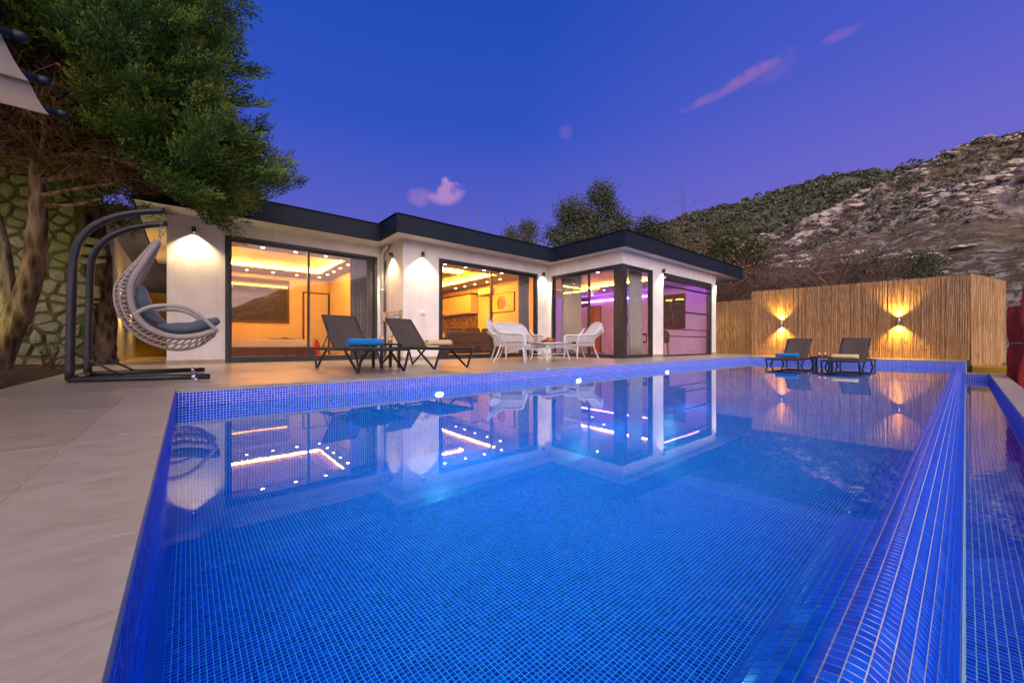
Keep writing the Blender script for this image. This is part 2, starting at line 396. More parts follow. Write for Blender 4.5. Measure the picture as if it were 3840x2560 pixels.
def M_travertine(name, rough=0.28, dark=1.0, grey=0.25):
    t = NT(name); oi = t.n('ShaderNodeObjectInfo'); cx = t.n('ShaderNodeCombineXYZ')
    for i in range(3): t.l(t.math('MULTIPLY', oi.outputs['Random'], 23.0*(i+1)), cx.inputs[i])
    v = t.coord('Object', (1.0,2.1,1.0), off=cx.outputs[0])
    n1 = t.noise(v, 3.4, 10, 0.74, 1.2); n2 = t.noise(v, 38.0, 8, 0.75, 0.4); n4 = t.noise(t.coord('Object', off=cx.outputs[0]), 1.1, 5, 0.6)
    k = dark*0.86
    c = t.ramp(n1, [(0.28,(0.25*k,0.185*k,0.122*k)), (0.42,(0.37*k,0.29*k,0.198*k)), (0.56,(0.46*k,0.375*k,0.265*k)), (0.66,(0.40*k,0.315*k,0.215*k)), (0.8,(0.30*k,0.23*k,0.17*k))])
    c = t.mix(t.ramp(n2, [(0.42,(0,0,0)),(0.72,(0.7,0.7,0.7))]), c, (0.52*k,0.44*k,0.325*k))
    c = t.mix(t.ramp(n2, [(0.26,(0.75,0.75,0.75)),(0.38,(0,0,0))]), c, (0.22*k,0.165*k,0.12*k))
    c = t.mix(t.ramp(n4, [(0.35,(0.45,0.45,0.45)),(0.6,(0,0,0))]), c, (0.30*k,0.235*k,0.18*k))
    tone = t.math('MULTIPLY_ADD', oi.outputs['Random'], 0.18, 0.86)
    c = t.mix(1.0, c, t.ramp(tone, [(0.0,(0,0,0)), (1.0,(1,1,1))]), 'MULTIPLY')
    gn = t.ramp(n1, [(0.25,(0.30*k,0.285*k,0.265*k)),(0.6,(0.46*k,0.44*k,0.415*k))]); c = t.mix(grey, c, gn)
    # pale worn chips
    n3 = t.noise(t.coord('Object', (1.0,2.4,1.0), off=cx.outputs[0]), 5.5, 3, 0.5)
    chip = t.ramp(n3, [(0.70,(0,0,0)), (0.735,(1,1,1))])
    c = t.mix(t.math('MULTIPLY', chip, 0.55), c, (0.78,0.76,0.75))
    nm = t.bump(t.math('ADD', n2, t.math('MULTIPLY', n1, 0.7)), 0.10, 0.004)
    rg = t.math('MULTIPLY_ADD', n2, 0.26, rough - 0.10)
    t.pbr(c, rg, 0.5, 0.0, nm); return t.m
MT['travertine'] = M_travertine('travertine', 0.27, 1.0)
MT['coping'] = M_travertine('travertine_coping', 0.36, 1.0, 0.4)
def M_reed(name):
    t = NT(name); g = t.n('ShaderNodeNewGeometry')
    c = t.ramp(g.outputs['Random Per Island'], [(0.0,(0.28,0.155,0.06)), (0.3,(0.45,0.27,0.115)), (0.7,(0.55,0.345,0.16)), (1.0,(0.66,0.45,0.23))])
    v = t.coord('Object', (40,40,2.2)); n_ = t.noise(v, 1.6, 6, 0.75); c = t.mix(t.ramp(n_, [(0.46,(0,0,0)),(0.62,(0.9,0.9,0.9))]), c, (0.20,0.10,0.035)); c = t.mix(t.ramp(n_, [(0.30,(0.8,0.8,0.8)),(0.44,(0,0,0))]), c, (0.72,0.52,0.29))
    t.pbr(c, 0.6, 0.3); return t.m
MT['reed'] = M_reed('reed')
def M_bark(name, c1, c2, c3, sc=9, bump=1.0):
    t = NT(name); v = t.coord('Object', (1,1,0.28)); n = t.noise(v, sc, 8, 0.7, 0.6)
    w = t.n('ShaderNodeTexVoronoi'); w.inputs['Scale'].default_value = sc*1.1; t.l(v, w.inputs['Vector'])
    m = t.math('MULTIPLY', n, w.outputs['Distance'])
    c = t.ramp(m, [(0.05,c1), (0.22,c2), (0.42,c3)])
    t.pbr(c, 0.9, 0.15, 0, t.bump(m, bump, 0.05)); return t.m
MT['bark'] = M_bark('pine_bark', (0.016,0.010,0.007), (0.085,0.052,0.034), (0.17,0.115,0.08), 11)
MT['bark_grey'] = M_bark('grey_bark', (0.03,0.022,0.017), (0.105,0.078,0.06), (0.17,0.13,0.10), 14, 0.7)
MT['twig'] = M_noise('dry_twigs', (0.07,0.035,0.018), (0.15,0.08,0.042), 20, 0.9, 0.1)
MT['bare_twig'] = M_noise('bare_twigs', (0.10,0.06,0.045), (0.22,0.15,0.12), 3, 0.9, 0.1)
MT['red_twig'] = M_noise('reddish_twigs', (0.12,0.055,0.03), (0.20,0.10,0.06), 3, 0.9, 0.1)
def M_leaf(name, stops, trans=0.25):
    t = NT(name); g = t.n('ShaderNodeNewGeometry'); v = t.coord('Object')
    at = t.n('ShaderNodeAttribute'); at.attribute_name = 'tint'
    f = t.math('ADD', t.math('MULTIPLY', g.outputs['Random Per Island'], 0.35), t.math('MULTIPLY', at.outputs['Fac'], 0.75), None, True)
    c = t.ramp(f, stops)
    d = t.n('ShaderNodeBsdfDiffuse'); t.l(c, d.inputs[0]); tr = t.n('ShaderNodeBsdfTranslucent'); t.l(c, tr.inputs[0])
    gl = t.n('ShaderNodeBsdfGlossy'); gl.inputs['Roughness'].default_value = 0.5; gl.inputs[0].default_value = (0.8,0.8,0.8,1)
    m = t.n('ShaderNodeMixShader'); m.inputs[0].default_value = trans; t.l(d.outputs[0], m.inputs[1]); t.l(tr.outputs[0], m.inputs[2])
    m2 = t.n('ShaderNodeMixShader'); m2.inputs[0].default_value = 0.03; t.l(m.outputs[0], m2.inputs[1]); t.l(gl.outputs[0], m2.inputs[2])
    t.l(m2.outputs[0], t.out.inputs[0]); return t.m
MT['cypress'] = M_leaf('cypress_foliage', [(0.0,(0.005,0.022,0.009)), (0.30,(0.022,0.074,0.018)), (0.60,(0.085,0.17,0.026)), (1.0,(0.30,0.36,0.05))])
MT['olive'] = M_leaf('olive_foliage', [(0.0,(0.030,0.042,0.022)), (0.5,(0.070,0.085,0.045)), (1.0,(0.13,0.14,0.085))])
MT['bushleaf'] = M_leaf('bush_foliage', [(0.0,(0.018,0.028,0.012)), (0.5,(0.045,0.062,0.028)), (1.0,(0.085,0.10,0.05))])
MT['orangeleaf'] = M_leaf('citrus_foliage', [(0.0,(0.015,0.028,0.008)), (0.5,(0.04,0.06,0.015)), (1.0,(0.09,0.10,0.025))])
MT['scrub'] = M_leaf('scrub_foliage', [(0.0,(0.034,0.044,0.024)), (0.5,(0.070,0.080,0.045)), (1.0,(0.115,0.12,0.07))], 0.1)
MT['orange_fruit'] = M_noise('orange_fruit', (0.55,0.16,0.01), (0.65,0.22,0.02), 5, 0.5, 0.4)

# ================================================================ pool
PX0, PX1, PY1, WZ = -0.08, 14.1, 4.64, -0.171
SHX, SHZ, FZ = 11.395, -0.331, -1.056
P = 0.025
WEIR = [(0.330,-0.340),(0.328,-0.305),(0.320,-0.276),(0.307,-0.251),(0.288,-0.229),(0.265,-0.210),(0.2417,-0.195),(0.2152,-0.182),(0.1875,-0.172),(0.1603,-0.1635),(0.1335,-0.159),(0.110,-0.163),(0.0860,-0.179),(0.0645,-0.201),(0.0471,-0.2246),(0.0335,-0.250),(0.0241,-0.2776),(0.0156,-0.305),(0.0100,-0.335),(0.0080,-0.370)]
PW = 0.0288
def resample(pl, step):
    pl = [Vector((a,b)) for a,b in pl]; out = []; acc = 0; nxt = 0
    for a, b in zip(pl, pl[1:]):
        L = (b-a).length
        while nxt <= acc + L + 1e-9:
            t = (nxt-acc)/L; out.append((a.lerp(b,t), (b-a).normalized())); nxt += step
        acc += L
    return out
dense = smoothpath([(a,b,0) for a,b in WEIR], 8); dense = [(p.x,p.y) for p in dense]
rows = resample(dense, PW)
bedl = []
for i, (a_, b_) in enumerate(dense):          # mortar bed lies a little under the pieces
    q0 = dense[max(0,i-1)]; q1 = dense[min(len(dense)-1,i+1)]; tv = Vector((q1[0]-q0[0], q1[1]-q0[1])).normalized(); bedl.append((a_ - tv.y*0.0013, b_ + tv.x*0.0013))
g = MB()                                   # grout bed of the basin
def sheet(a, b, c, d): g.add([a,b,c,d], [(0,1,2,3)])
e = 0.0
sheet((PX0,0.3,FZ),(SHX,0.3,FZ),(SHX,PY1,FZ),(PX0,PY1,FZ))
sheet((SHX,0.3,SHZ),(PX1,0.3,SHZ),(PX1,PY1,SHZ),(SHX,PY1,SHZ))
sheet((SHX,0.3,FZ),(SHX,0.3,SHZ),(SHX,PY1,SHZ),(SHX,PY1,FZ))
sheet((PX0,PY1,FZ),(PX1,PY1,FZ),(PX1,PY1,-0.031),(PX0,PY1,-0.031))
sheet((PX0,-0.05,FZ),(PX0,PY1,FZ),(PX0,PY1,-0.031),(PX0,-0.05,-0.031))
sheet((PX1,-0.02,FZ),(PX1,-0.02,-0.031),(PX1,PY1,-0.031),(PX1,PY1,FZ))
sheet((PX0,0.33,FZ),(PX0,0.33,-0.34),(PX1,0.33,-0.34),(PX1,0.33,FZ))
TZ, TY, TX1 = -0.68, -0.35, 13.95
sheet((PX0,0.008,TZ),(TX1,0.008,TZ),(TX1,0.008,-0.37),(PX0,0.008,-0.37))
sheet((PX0,TY,TZ),(TX1,TY,TZ),(TX1,0.01,TZ),(PX0,0.01,TZ))
sheet((PX0,TY,TZ),(PX0,TY,-0.30),(TX1,TY,-0.30),(TX1,TY,TZ))
sheet((TX1,TY,TZ),(TX1,TY,-0.30),(TX1,0,-0.30),(TX1,0,TZ))
sheet((PX0,TY,TZ),(PX0,0,TZ),(PX0,0,-0.031),(PX0,TY,-0.031))
pool = g.build('pool_basin', MT['grout']); tag(pool, kind='structure')
MT['edge_grout'] = M_noise('edge_grout', (0.40,0.41,0.47), (0.54,0.55,0.60), 14, 0.8, 0.25, bump=0.3, bscale=120, bdist=0.002)
g = MB(); g.grid(lambda u, v: (PX0 + (PX1-PX0)*v, *bedl[min(len(bedl)-1, int(round(u*(len(bedl)-1))))]), len(bedl), 2); g.build('overflow_edge', MT['edge_grout'], pool, True)
TV, TQ = [], []
def tiles(o, u, v, nu, nv, n, su=0.0217, sv=0.0217, h=0.0005, near=None):
    """nu x nv mosaic pieces from corner o along unit vectors u, v, raised by h along n"""
    o, u, v, n = map(lambda q: np.array(q, float), (o, u, v, n))
    I, J = np.meshgrid(np.arange(nu), np.arange(nv), indexing='ij'); I = I.ravel(); J = J.ravel()
    jit = (np.random.rand(len(I), 2) - 0.5) * 0.0011
    c = o + np.outer((I + 0.5)*P + jit[:,0], u) + np.outer((J + 0.5)*P + jit[:,1], v)
    hu, hv = u*su/2, v*sv/2
    top = np.stack([c - hu*0.97 - hv*0.97 + n*h, c + hu*0.97 - hv*0.97 + n*h, c + hu*0.97 + hv*0.97 + n*h, c - hu*0.97 + hv*0.97 + n*h], 1)
    if near is None:
        m = np.zeros(len(c), bool)
    else: m = near(c)
    base = sum(len(x) for x in TV)
    T = top[~m].reshape(-1,3); k = len(T)//4
    TV.append(T); TQ.append(base + np.arange(k*4).reshape(-1,4))
    if m.any():
        cc = c[m]; tt = top[m]
        bot = np.stack([cc - hu - hv, cc + hu - hv, cc + hu + hv, cc - hu + hv], 1)
        A = np.concatenate([tt, bot], 1).reshape(-1,3); k = len(tt); base = sum(len(x) for x in TV)
        q = np.array([[0,1,2,3],[4,5,1,0],[5,6,2,1],[6,7,3,2],[7,4,0,3]])
        TV.append(A); TQ.append((base + (np.arange(k)*8)[:,None,None] + q[None]).reshape(-1,4))
nx = int((SHX-PX0)/P+0.5); ny = int((PY1-0.3)/P)
tiles((PX0,PY1,FZ),(1,0,0),(0,-1,0), nx, ny, (0,0,1), near=lambda c: (c[:,0] < 4.0) & (c[:,1] < 3.2))
tiles((SHX,PY1,SHZ),(1,0,0),(0,-1,0), int((PX1-SHX)/P+0.3), ny, (0,0,1))
tiles((SHX,0.3,FZ),(0,1,0),(0,0,1), ny, int((SHZ-FZ)/P), (-1,0,0))
tiles((PX0,PY1,-0.031),(1,0,0),(0,0,-1), int((PX1-PX0)/P), int((-0.031-FZ)/P+0.5), (0,-1,0), near=lambda c: (c[:,0] < 3.5) & (c[:,2] > -0.35))
tiles((PX0,PY1,-0.031),(0,-1,0),(0,0,-1), int((PY1-0.3)/P), int((-0.031-FZ)/P+0.5), (1,0,0), near=lambda c: (c[:,1] < 3.5) & (c[:,2] > -0.4))
tiles((PX1,PY1,-0.031),(0,-1,0),(0,0,-1), int((PY1+0.02)/P), int((-0.031-SHZ)/P)+1, (-1,0,0))
tiles((PX0,TY,TZ),(1,0,0),(0,1,0), int((TX1-PX0)/P), int(-TY/P+0.5), (0,0,1), near=lambda c: c[:,0] < 4)
tiles((PX0,TY,-0.30),(1,0,0),(0,0,-1), int((TX1-PX0)/P), int((-0.30-TZ)/P), (0,1,0))
tiles((PX0,0.008,-0.375),(1,0,0),(0,0,-1), int((TX1-PX0)/P), int((-0.375-TZ)/P), (0,-1,0))
tiles((TX1,TY,-0.30),(0,1,0),(0,0,-1), int(-TY/P+0.5), int((-0.30-TZ)/P), (-1,0,0))
NWET = len(TV)
# rounded overflow edge: its nearest pieces are single objects, the rest joined
tile_me = MB(); a = 0.0226/2; b = 0.0260/2; q = 0.0006
tile_me.add([(-a,-b,0),(a,-b,0),(a,b,0),(-a,b,0),(-a+q,-b+q,0.0006),(a-q,-b+q,0.0006),(a-q,b-q,0.0006),(-a+q,b-q,0.0006)],
            [(0,1,5,4),(1,2,6,5),(2,3,7,6),(3,0,4,7),(4,5,6,7)])
tm = bpy.data.meshes.new('tile'); tm.from_pydata(tile_me.v, [], tile_me.f); tm.materials.append(MT['tile_obj'])
ncol = int((PX1-PX0)/P)
R0, R1 = 3, len(rows)-3; K0 = int((0.60-PX0)/P); K1 = K0 + 300//(R1-R0+1)
for r in range(len(rows)-1):
    p0, t0 = rows[r]; p1, _ = rows[r+1]; c = (p0+p1)/2; tn = (p1-p0).normalized()
    nrm3 = Vector((0, tn.y, -tn.x))              # profile runs from the basin over the crest to the trough
    v3 = Vector((0, tn.x, tn.y))
    xv = v3.cross(nrm3); M3 = Matrix((xv, v3, nrm3)).transposed().to_4x4(); keep = []
    for k in range(ncol):
        x = PX0 + (k+0.5)*P
        if R0 <= r <= R1 and K0 <= k < K1:
            o = bpy.data.objects.new('tile', tm); col.objects.link(o); o.parent = pool
            M = M3.copy(); M.translation = Vector((x, c.x, c.y)); o.matrix_basis = M
        else: keep.append(k)
    ks = np.array(keep); o3 = np.stack([PX0 + (ks+0.5)*P, np.full(len(ks), c.x), np.full(len(ks), c.y)], 1)
    hu = np.array([0.0113,0,0]); hv = np.array(v3)*0.0130; nn = np.array(nrm3)*0.0007
    top = np.stack([o3-hu*0.95-hv*0.95+nn, o3+hu*0.95-hv*0.95+nn, o3+hu*0.95+hv*0.95+nn, o3-hu*0.95+hv*0.95+nn, o3-hu-hv, o3+hu-hv, o3+hu+hv, o3-hu+hv], 1)
    base = sum(len(x) for x in TV); qq = np.array([[0,1,2,3],[4,5,1,0],[5,6,2,1],[6,7,3,2],[7,4,0,3]])
    TV.append(top.reshape(-1,3)); TQ.append((base + (np.arange(len(ks))*8)[:,None,None] + qq[None]).reshape(-1,4))
o0 = sum(len(x) for x in TV[:NWET])
mos = fast('mosaic_tiles', np.concatenate(TV[:NWET]), np.concatenate(TQ[:NWET]), MT['tile_wet'], pool); tag(mos, kind='stuff')
mos = fast('overflow_tiles', np.concatenate(TV[NWET:]), np.concatenate(TQ[NWET:]) - o0, MT['tile_edge'], pool); tag(mos, kind='stuff')
# water
w = MB(); w.grid(lambda u, v: (PX0+0.002 + (PX1-PX0-0.004)*u, 0.165 + (PY1-0.167)*v, WZ), 2, 2)
tag(w.build('pool_water', MT['water']), kind='structure')
w = MB(); w.grid(lambda u, v: (PX0+0.002 + (TX1-PX0-0.004)*u, TY+0.002 + (-TY-0.004)*v, -0.43), 2, 2)
tag(w.build('trough_water', MT['trough_water']), kind='structure')
# underwater lights on the house-side wall
for i, (x, lab) in enumerate([(2.62,'round underwater pool light, nearest of the three, below the loungers'), (5.53,'round underwater pool light, middle of the three, below the wicker seats'), (8.80,'round underwater pool light, farthest of the three, below the glass corner')]):
    t = thing('pool_light', lab, 'pool light', (x, PY1, -0.275), 0, 'lights in the pool wall')
    b = MB(); b.lathe([(0.088,0.0),(0.088,0.012),(0.080,0.018),(0.070,0.018)], n=24)
    o = b.build('rim', MT['white_plastic'], t, True); o.rotation_euler = (R(90),0,0); o.location = (0,-0.002,0); o.scale = (1,0.55,1)
    b = MB(); b.lathe([(0.069,0.014),(0.04,0.022),(0.001,0.026)], n=24)
    o = b.build('lens', MT['pool_glow'], t, True); o.rotation_euler = (R(90),0,0); o.location = (0,-0.002,0); o.scale = (1,0.55,1)

# ================================================================ deck
deck = MB()
HX0 = -1.3
deck.box(HX0,-2.6,-0.5, PX0-0.02,PY1+0.0,-0.002)
deck.box(HX0,PY1+0.02,-0.5, 17.0,17.0,-0.002)
deck.box(PX1+0.02,-0.02,-0.5, 17.0,PY1+0.02,-0.002)
deck = deck.build('deck', MT['joint']); tag(deck, kind='structure')
sl = MB(); sl.box(0,0,-0.03,1,1,0); slab_me = bpy.data.meshes.new('slab'); slab_me.from_pydata(sl.v, [], sl.f); slab_me.materials.append(MT['travertine'])
def slabbox(name, x0, y0, x1, y1, mat, z=0.0):
    m = MB(); w, d = x1-x0, y1-y0; c = 0.0006
    m.add([(0,0,-0.032),(w,0,-0.032),(w,d,-0.032),(0,d,-0.032),(0,0,-c),(w,0,-c),(w,d,-c),(0,d,-c),(c,c,0),(w-c,c,0),(w-c,d-c,0),(c,d-c,0)],
          [(0,1,5,4),(1,2,6,5),(2,3,7,6),(3,0,4,7),(4,5,9,8),(5,6,10,9),(6,7,11,10),(7,4,8,11),(8,9,10,11),(0,3,2,1)])
    o = m.build(name, mat, deck); o.location = (x0,y0,z+random.uniform(-0.0004,0.0004)); return o
J = 0.0013
def lay(x0, y0, x1, y1, sx, sy, mat, name='slab', stagger=True):
    y = y0; r = 0
    while y < y1 - 0.02:
        ye = min(y+sy, y1); x = x0 - (sx*0.5 if (stagger and r % 2) else 0)
        while x < x1 - 0.02:
            xs, xe = max(x, x0), min(x+sx, x1)
            if xe - xs > 0.03: slabbox(name, xs+J/2, y+J/2, xe-J/2, ye-J/2, mat)
            x += sx
        y = ye; r += 1
CW = 0.295
lay(PX0-CW, -2.4, PX0, PY1+CW, CW, 1.2, MT['coping'], 'coping_slab', False)
lay(PX0, PY1, PX1+CW, PY1+CW, 1.2, CW, MT['coping'], 'coping_slab', False)
lay(PX1, -0.02, PX1+CW, PY1, CW, 1.2, MT['coping'], 'coping_slab', False)
lay(HX0, -2.4, PX0-CW, PY1+CW, 1.2, 0.6, MT['travertine'])
lay(HX0, PY1+CW, 16.5, 10.14, 1.2, 0.6, MT['travertine'])
lay(HX0+0.1, 10.14, -0.3, 16.9, 1.2, 0.6, MT['travertine'])
lay(15.3, 6.0, 16.5, 10, 1.2, 0.6, MT['travertine']) if False else None
lay(PX1+CW, -0.02, 15.2, PY1+CW, 1.2, 0.6, MT['travertine'])
# coping of the overflow trough
c = MB(); c.box(PX0,TY-0.21,-1.1, TX1+0.25,TY-0.004,-0.304); c.box(TX1+0.004,TY-0.004,-1.1,TX1+0.25,-0.03,-0.304)
tr = c.build('trough_wall', MT['stucco']); tag(tr, kind='structure')
for k in range(16):
    x0 = PX0 + k*0.9; x1 = min(x0+0.9, TX1+0.02)
    if x1 <= x0: continue
    m = MB(); m.box(x0+J/2,TY-0.225,-0.304,x1-J/2,TY,-0.27); m.build('coping_slab', MT['coping'], tr, bevel=0.003)
m = MB(); m.box(TX1+0.022,TY-0.225,-0.304,TX1+0.26,-0.02,-0.27); m.build('coping_slab', MT['coping'], tr, bevel=0.003)
# planting bed and surrounding ground
bed = MB()
def bedz(u, v):
    x = -7 + 5.69*u; y = 2 + 9.0*v
    return (x, y, 0.015 + 0.05*math.sin(x*3.1+y*2.3)*math.sin(y*4.7) - 0.06*max(0, (u-0.9)*10))
bed.grid(bedz, 40, 60); b = bed.build('planting_bed', MT['soil'], smooth=True); tag(b, kind='structure')
gr = MB()
for (x0,y0,x1,y1,z) in [(-400,-400,400,-2.6,-0.6),(-400,-2.6,-1.35,500,-0.12),(17.0,-2.6,400,500,-0.12),(-1.35,17.0,17.0,500,-0.12),(-1.35,-2.6,17.0,-0.58,-0.62)]:
    gr.add([(x0,y0,z),(x1,y0,z),(x1,y1,z),(x0,y1,z)], [(0,1,2,3)])
tag(gr.build('ground', MT['ground']), kind='structure')
# ================================================================ villa
villa = thing('villa', 'white single-storey villa with dark flat roof edge and lit sliding glass doors', 'house')
AY, BX, BY, WX, WY, EX = 10.15, 4.07, 8.95, 9.17, 6.10, 15.29
SZ = 3.0
def wall(*bs, mat='stucco', name='wall', parent=villa):
    m = MB()
    for b in bs: m.box(*b)
    return m.build(name, MT[mat], parent)
# exterior walls
wall((-0.30,AY,0,0.62,AY+0.2,SZ), (0.62,AY,2.72,3.88,AY+0.2,SZ), (3.88,AY,0,BX,AY+0.2,SZ))
wall((-0.30,AY+0.2,0,-0.10,16.5,SZ))
wall((BX,BY+0.2,0,BX+0.2,AY+0.2,SZ))
wall((BX,BY,0,5.06,BY+0.2,SZ), (5.06,BY,2.66,8.66,BY+0.2,SZ), (8.66,BY,0,WX,BY+0.2,SZ))
wall((WX,WY,2.62,WX+0.2,BY,SZ))
wall((WX+0.2,WY,2.62,EX,WY+0.2,SZ), (10.76,WY,0,11.36,WY+0.2,2.62), (14.93,WY,0,EX,WY+0.2,2.62))
wall((EX-0.2,WY+0.2,0,EX,7.15,SZ), (EX-0.2,8.15,0,EX,13.4,SZ), (EX-0.2,7.15,0,EX,8.15,1.02), (EX-0.2,7.15,2.38,EX,8.15,SZ))
wall((-0.30,16.5,0,EX,16.7,SZ))
# plinth (travertine skirting)
for b in [(-0.315,AY-0.014,0.0,0.62,AY,0.085), (3.88,AY-0.014,0,BX-0.014,AY,0.085), (BX-0.014,BY-0.014,0,BX,AY-0.014,0.085), (BX,BY-0.014,0,5.06,BY,0.085),
          (8.66,BY-0.014,0,WX,BY,0.085), (10.76,WY-0.014,0,11.36,WY,0.085), (14.93,WY-0.014,0,EX,WY,0.085)]: MB().box(*b).build('plinth', MT['coping'], villa, bevel=0.003)
# roof
OUT = [(-0.75,9.56),(3.70,9.56),(3.70,8.46),(8.84,8.46),(8.84,5.80),(17.1,5.80),(17.1,17.0),(-0.75,17.0)]
m = MB(); m.prism([(-0.73,9.58),(3.72,9.58),(3.72,8.48),(8.86,8.48),(8.86,5.82),(17.08,5.82),(17.08,16.98),(-0.73,16.98)], SZ, 3.36); m.build('roof', MT['soffit'], villa)
ft = 0.03
for i in range(len(OUT)):
    (x0,y0), (x1,y1) = OUT[i], OUT[(i+1) % len(OUT)]
    d = Vector((x1-x0, y1-y0, 0)); L = d.length; d.normalize()
    m = MB(); n = Vector((d.y, -d.x, 0))
    a = Vector((x0,y0,3.205)); b = Vector((x1,y1,3.205))
    if i % 2:                                   # boards running along Y butt against those along X
        if i not in (1, 3): a += d*0.032
        b -= d*0.032
    m.bar(a - n*(ft/2), b - n*(ft/2), ft, 0.43); fs = m.build('fascia', MT['fascia'], villa, bevel=0.004)
    for q_ in range(1, int(L/1.22)+1):
        if q_*1.22 > L-0.1: continue
        c_ = a + d*(q_*1.22) + n*0.0005; k = MB(); k.bar(c_ - Vector((0,0,0.205)), c_ + Vector((0,0,0.205)), 0.003, 0.005, up=d); k.build('seam', MT['black'], fs)
    k = MB(); k.bar(a + n*0.008 + Vector((0,0,0.2215)), b + n*0.008 + Vector((0,0,0.2215)), 0.05, 0.012); k.build('drip_edge', MT['fascia'], fs)
# ---- sliding doors
def slider(axis, plane, a0, a1, z1, mulls, name='sliding_door', fw=0.055, out=-1, inset=0.03):
    """frame in plane (axis 'x': runs along X at Y=plane; axis 'y': runs along Y at X=plane)"""
    def bx(m, u0, u1, d0, d1, z0, zz):
        if axis == 'x': m.box(u0, plane+d0, z0, u1, plane+d1, zz)
        else: m.box(plane+d0, u0, z0, plane+d1, u1, zz)
    f = MB(); d0, d1 = inset-0.05, inset+0.09
    bx(f, a0, a0+fw, d0, d1, 0, z1); bx(f, a1-fw, a1, d0, d1, 0, z1)
    bx(f, a0+fw, a1-fw, d0, d1, z1-fw, z1); bx(f, a0+fw, a1-fw, d0, d1, 0.0, fw)
    fr = f.build(name, MT['frame'], villa, bevel=0.004)
    edges = [a0+fw] + list(mulls) + [a1-fw]
    for i in range(len(edges)-1):
        u0, u1 = edges[i], edges[i+1]; off = 0.0 if i % 2 == 0 else 0.038; sw = 0.048
        o0 = u0 - (sw/2 if i > 0 else 0); o1 = u1 + (sw/2 if i < len(edges)-2 else 0)
        s = MB(); dd0, dd1 = inset-0.02+off, inset+0.014+off
        bx(s, o0, o0+sw, dd0, dd1, fw, z1-fw); bx(s, o1-sw, o1, dd0, dd1, fw, z1-fw)
        bx(s, o0+sw, o1-sw, dd0, dd1, z1-fw-sw, z1-fw); bx(s, o0+sw, o1-sw, dd0, dd1, fw, fw+sw)
        s.build('sash', MT['frame'], fr, bevel=0.003)
        p = MB(); bx(p, o0+sw-0.005, o1-sw+0.005, inset-0.006+off, inset+0.002+off, fw+sw-0.005, z1-fw-sw+0.005)
        p.build('pane', MT['glass'], fr)
    h = MB(); bx(h, a0+fw+0.012, a0+fw+0.032, inset-0.05, inset-0.022, 1.0, 1.16); h.build('handle', MT['black'], fr, bevel=0.004)
    return fr
slider('x', AY, 0.62, 3.88, 2.72, [2.23], fw=0.07)
slider('x', BY, 5.06, 8.66, 2.66, [6.82], fw=0.07)
slider('y', WX, 6.30, 8.80, 2.62, [7.30], fw=0.06)
wall((WX, 8.80, 0, WX+0.2, BY, 2.62))
# glazed corner: post and fixed front pane
m = MB(); m.box(WX-0.02,WY-0.02,0,WX+0.18,WY+0.20,2.62); m.build('corner_post', MT['frame'], villa, bevel=0.006)
slider('x', WY, WX+0.18, 10.76, 2.62, [], name='fixed_window', fw=0.045, inset=0.06)
# guillotine (rising) window
gx0, gx1 = 11.36, 14.93
f = MB(); f.box(gx0,WY+0.01,0,gx0+0.06,WY+0.15,2.62); f.box(gx1-0.13,WY+0.01,0,gx1,WY+0.15,2.62); f.box(gx0+0.06,WY-0.04,2.44,gx1-0.13,WY+0.16,2.62); f.box(gx0+0.06,WY+0.02,0,gx1-0.13,WY+0.14,0.05)
gw = f.build('rising_window', MT['frame'], villa, bevel=0.005)
for z, h, d in [(2.22,0.06,0.05), (1.44,0.05,0.03), (0.865,0.035,0.07), (0.63,0.035,0.03)]:
    m = MB(); m.box(gx0+0.06,WY+d,z,gx1-0.13,WY+d+0.035,z+h); m.build('rail', MT['frame'], gw, bevel=0.004)
for z0, z1, d in [(0.05,0.63,0.045), (0.665,1.44,0.045), (0.90,1.44,0.085), (1.49,2.22,0.045), (2.28,2.44,0.065)]:
    if d == 0.085: continue
    m = MB(); m.box(gx0+0.061,WY+d,z0+0.001,gx1-0.131,WY+d+0.008,z1-0.001); m.build('pane', MT['glass'], gw)
# ---- interior shell: floors, partitions, ceilings with light coves
wall((-0.10,AY+0.2,-0.02,BX+0.1,15.1,0.012), mat='floor_in', name='room_floor')
wall((BX+0.2,BY+0.2,-0.02,WX-0.05,16.4,0.012), mat='floor_in', name='room_floor')
wall((WX+0.2,WY+0.2,-0.02,EX-0.2,13.3,0.012), mat='floor_in', name='room_floor')
wall((-0.10,14.9,0.012,BX,15.05,SZ), mat='wall_in', name='room_wall')
wall((3.95,AY+0.2,0.012,BX,14.9,2.9), mat='wall_in', name='room_wall')
wall((-0.099,AY+0.2,0.012,-0.06,14.9,2.9), mat='wall_in', name='room_wall')
wall((-0.06,AY+0.2,0.012,0.60,AY+0.212,2.7), mat='wall_in', name='room_wall')
wall((8.95,BY+0.2,0.012,9.15,16.4,SZ), mat='wall_in', name='room_wall')
wall((BX+0.2,16.2,0.012,8.95,16.4,SZ), mat='wall_in', name='room_wall')
wall((BX+0.201,BY+0.2,0.012,BX+0.24,16.2,2.9), mat='wall_in', name='room_wall')
wall((9.15,13.2,0.012,EX-0.2,13.4,SZ), mat='lilac_in', name='room_wall')
wall((9.15,9.151,0.012,9.38,13.2,SZ), mat='lilac_in', name='room_wall')
LWY = [(7.15,8.15)]
wall((EX-0.24,WY+0.2,0.012,EX-0.201,7.15,2.8), (EX-0.24,8.15,0.012,EX-0.201,11.2,2.8), (EX-0.24,12.0,0.012,EX-0.201,12.5,2.8), (EX-0.24,12.75,0.012,EX-0.201,13.2,2.8), (EX-0.24,11.2,2.2,EX-0.201,13.2,2.8), (EX-0.24,7.15,0.012,EX-0.201,8.15,1.0), (EX-0.24,7.15,2.40,EX-0.201,8.15,2.8), mat='lilac_in', name='room_wall')
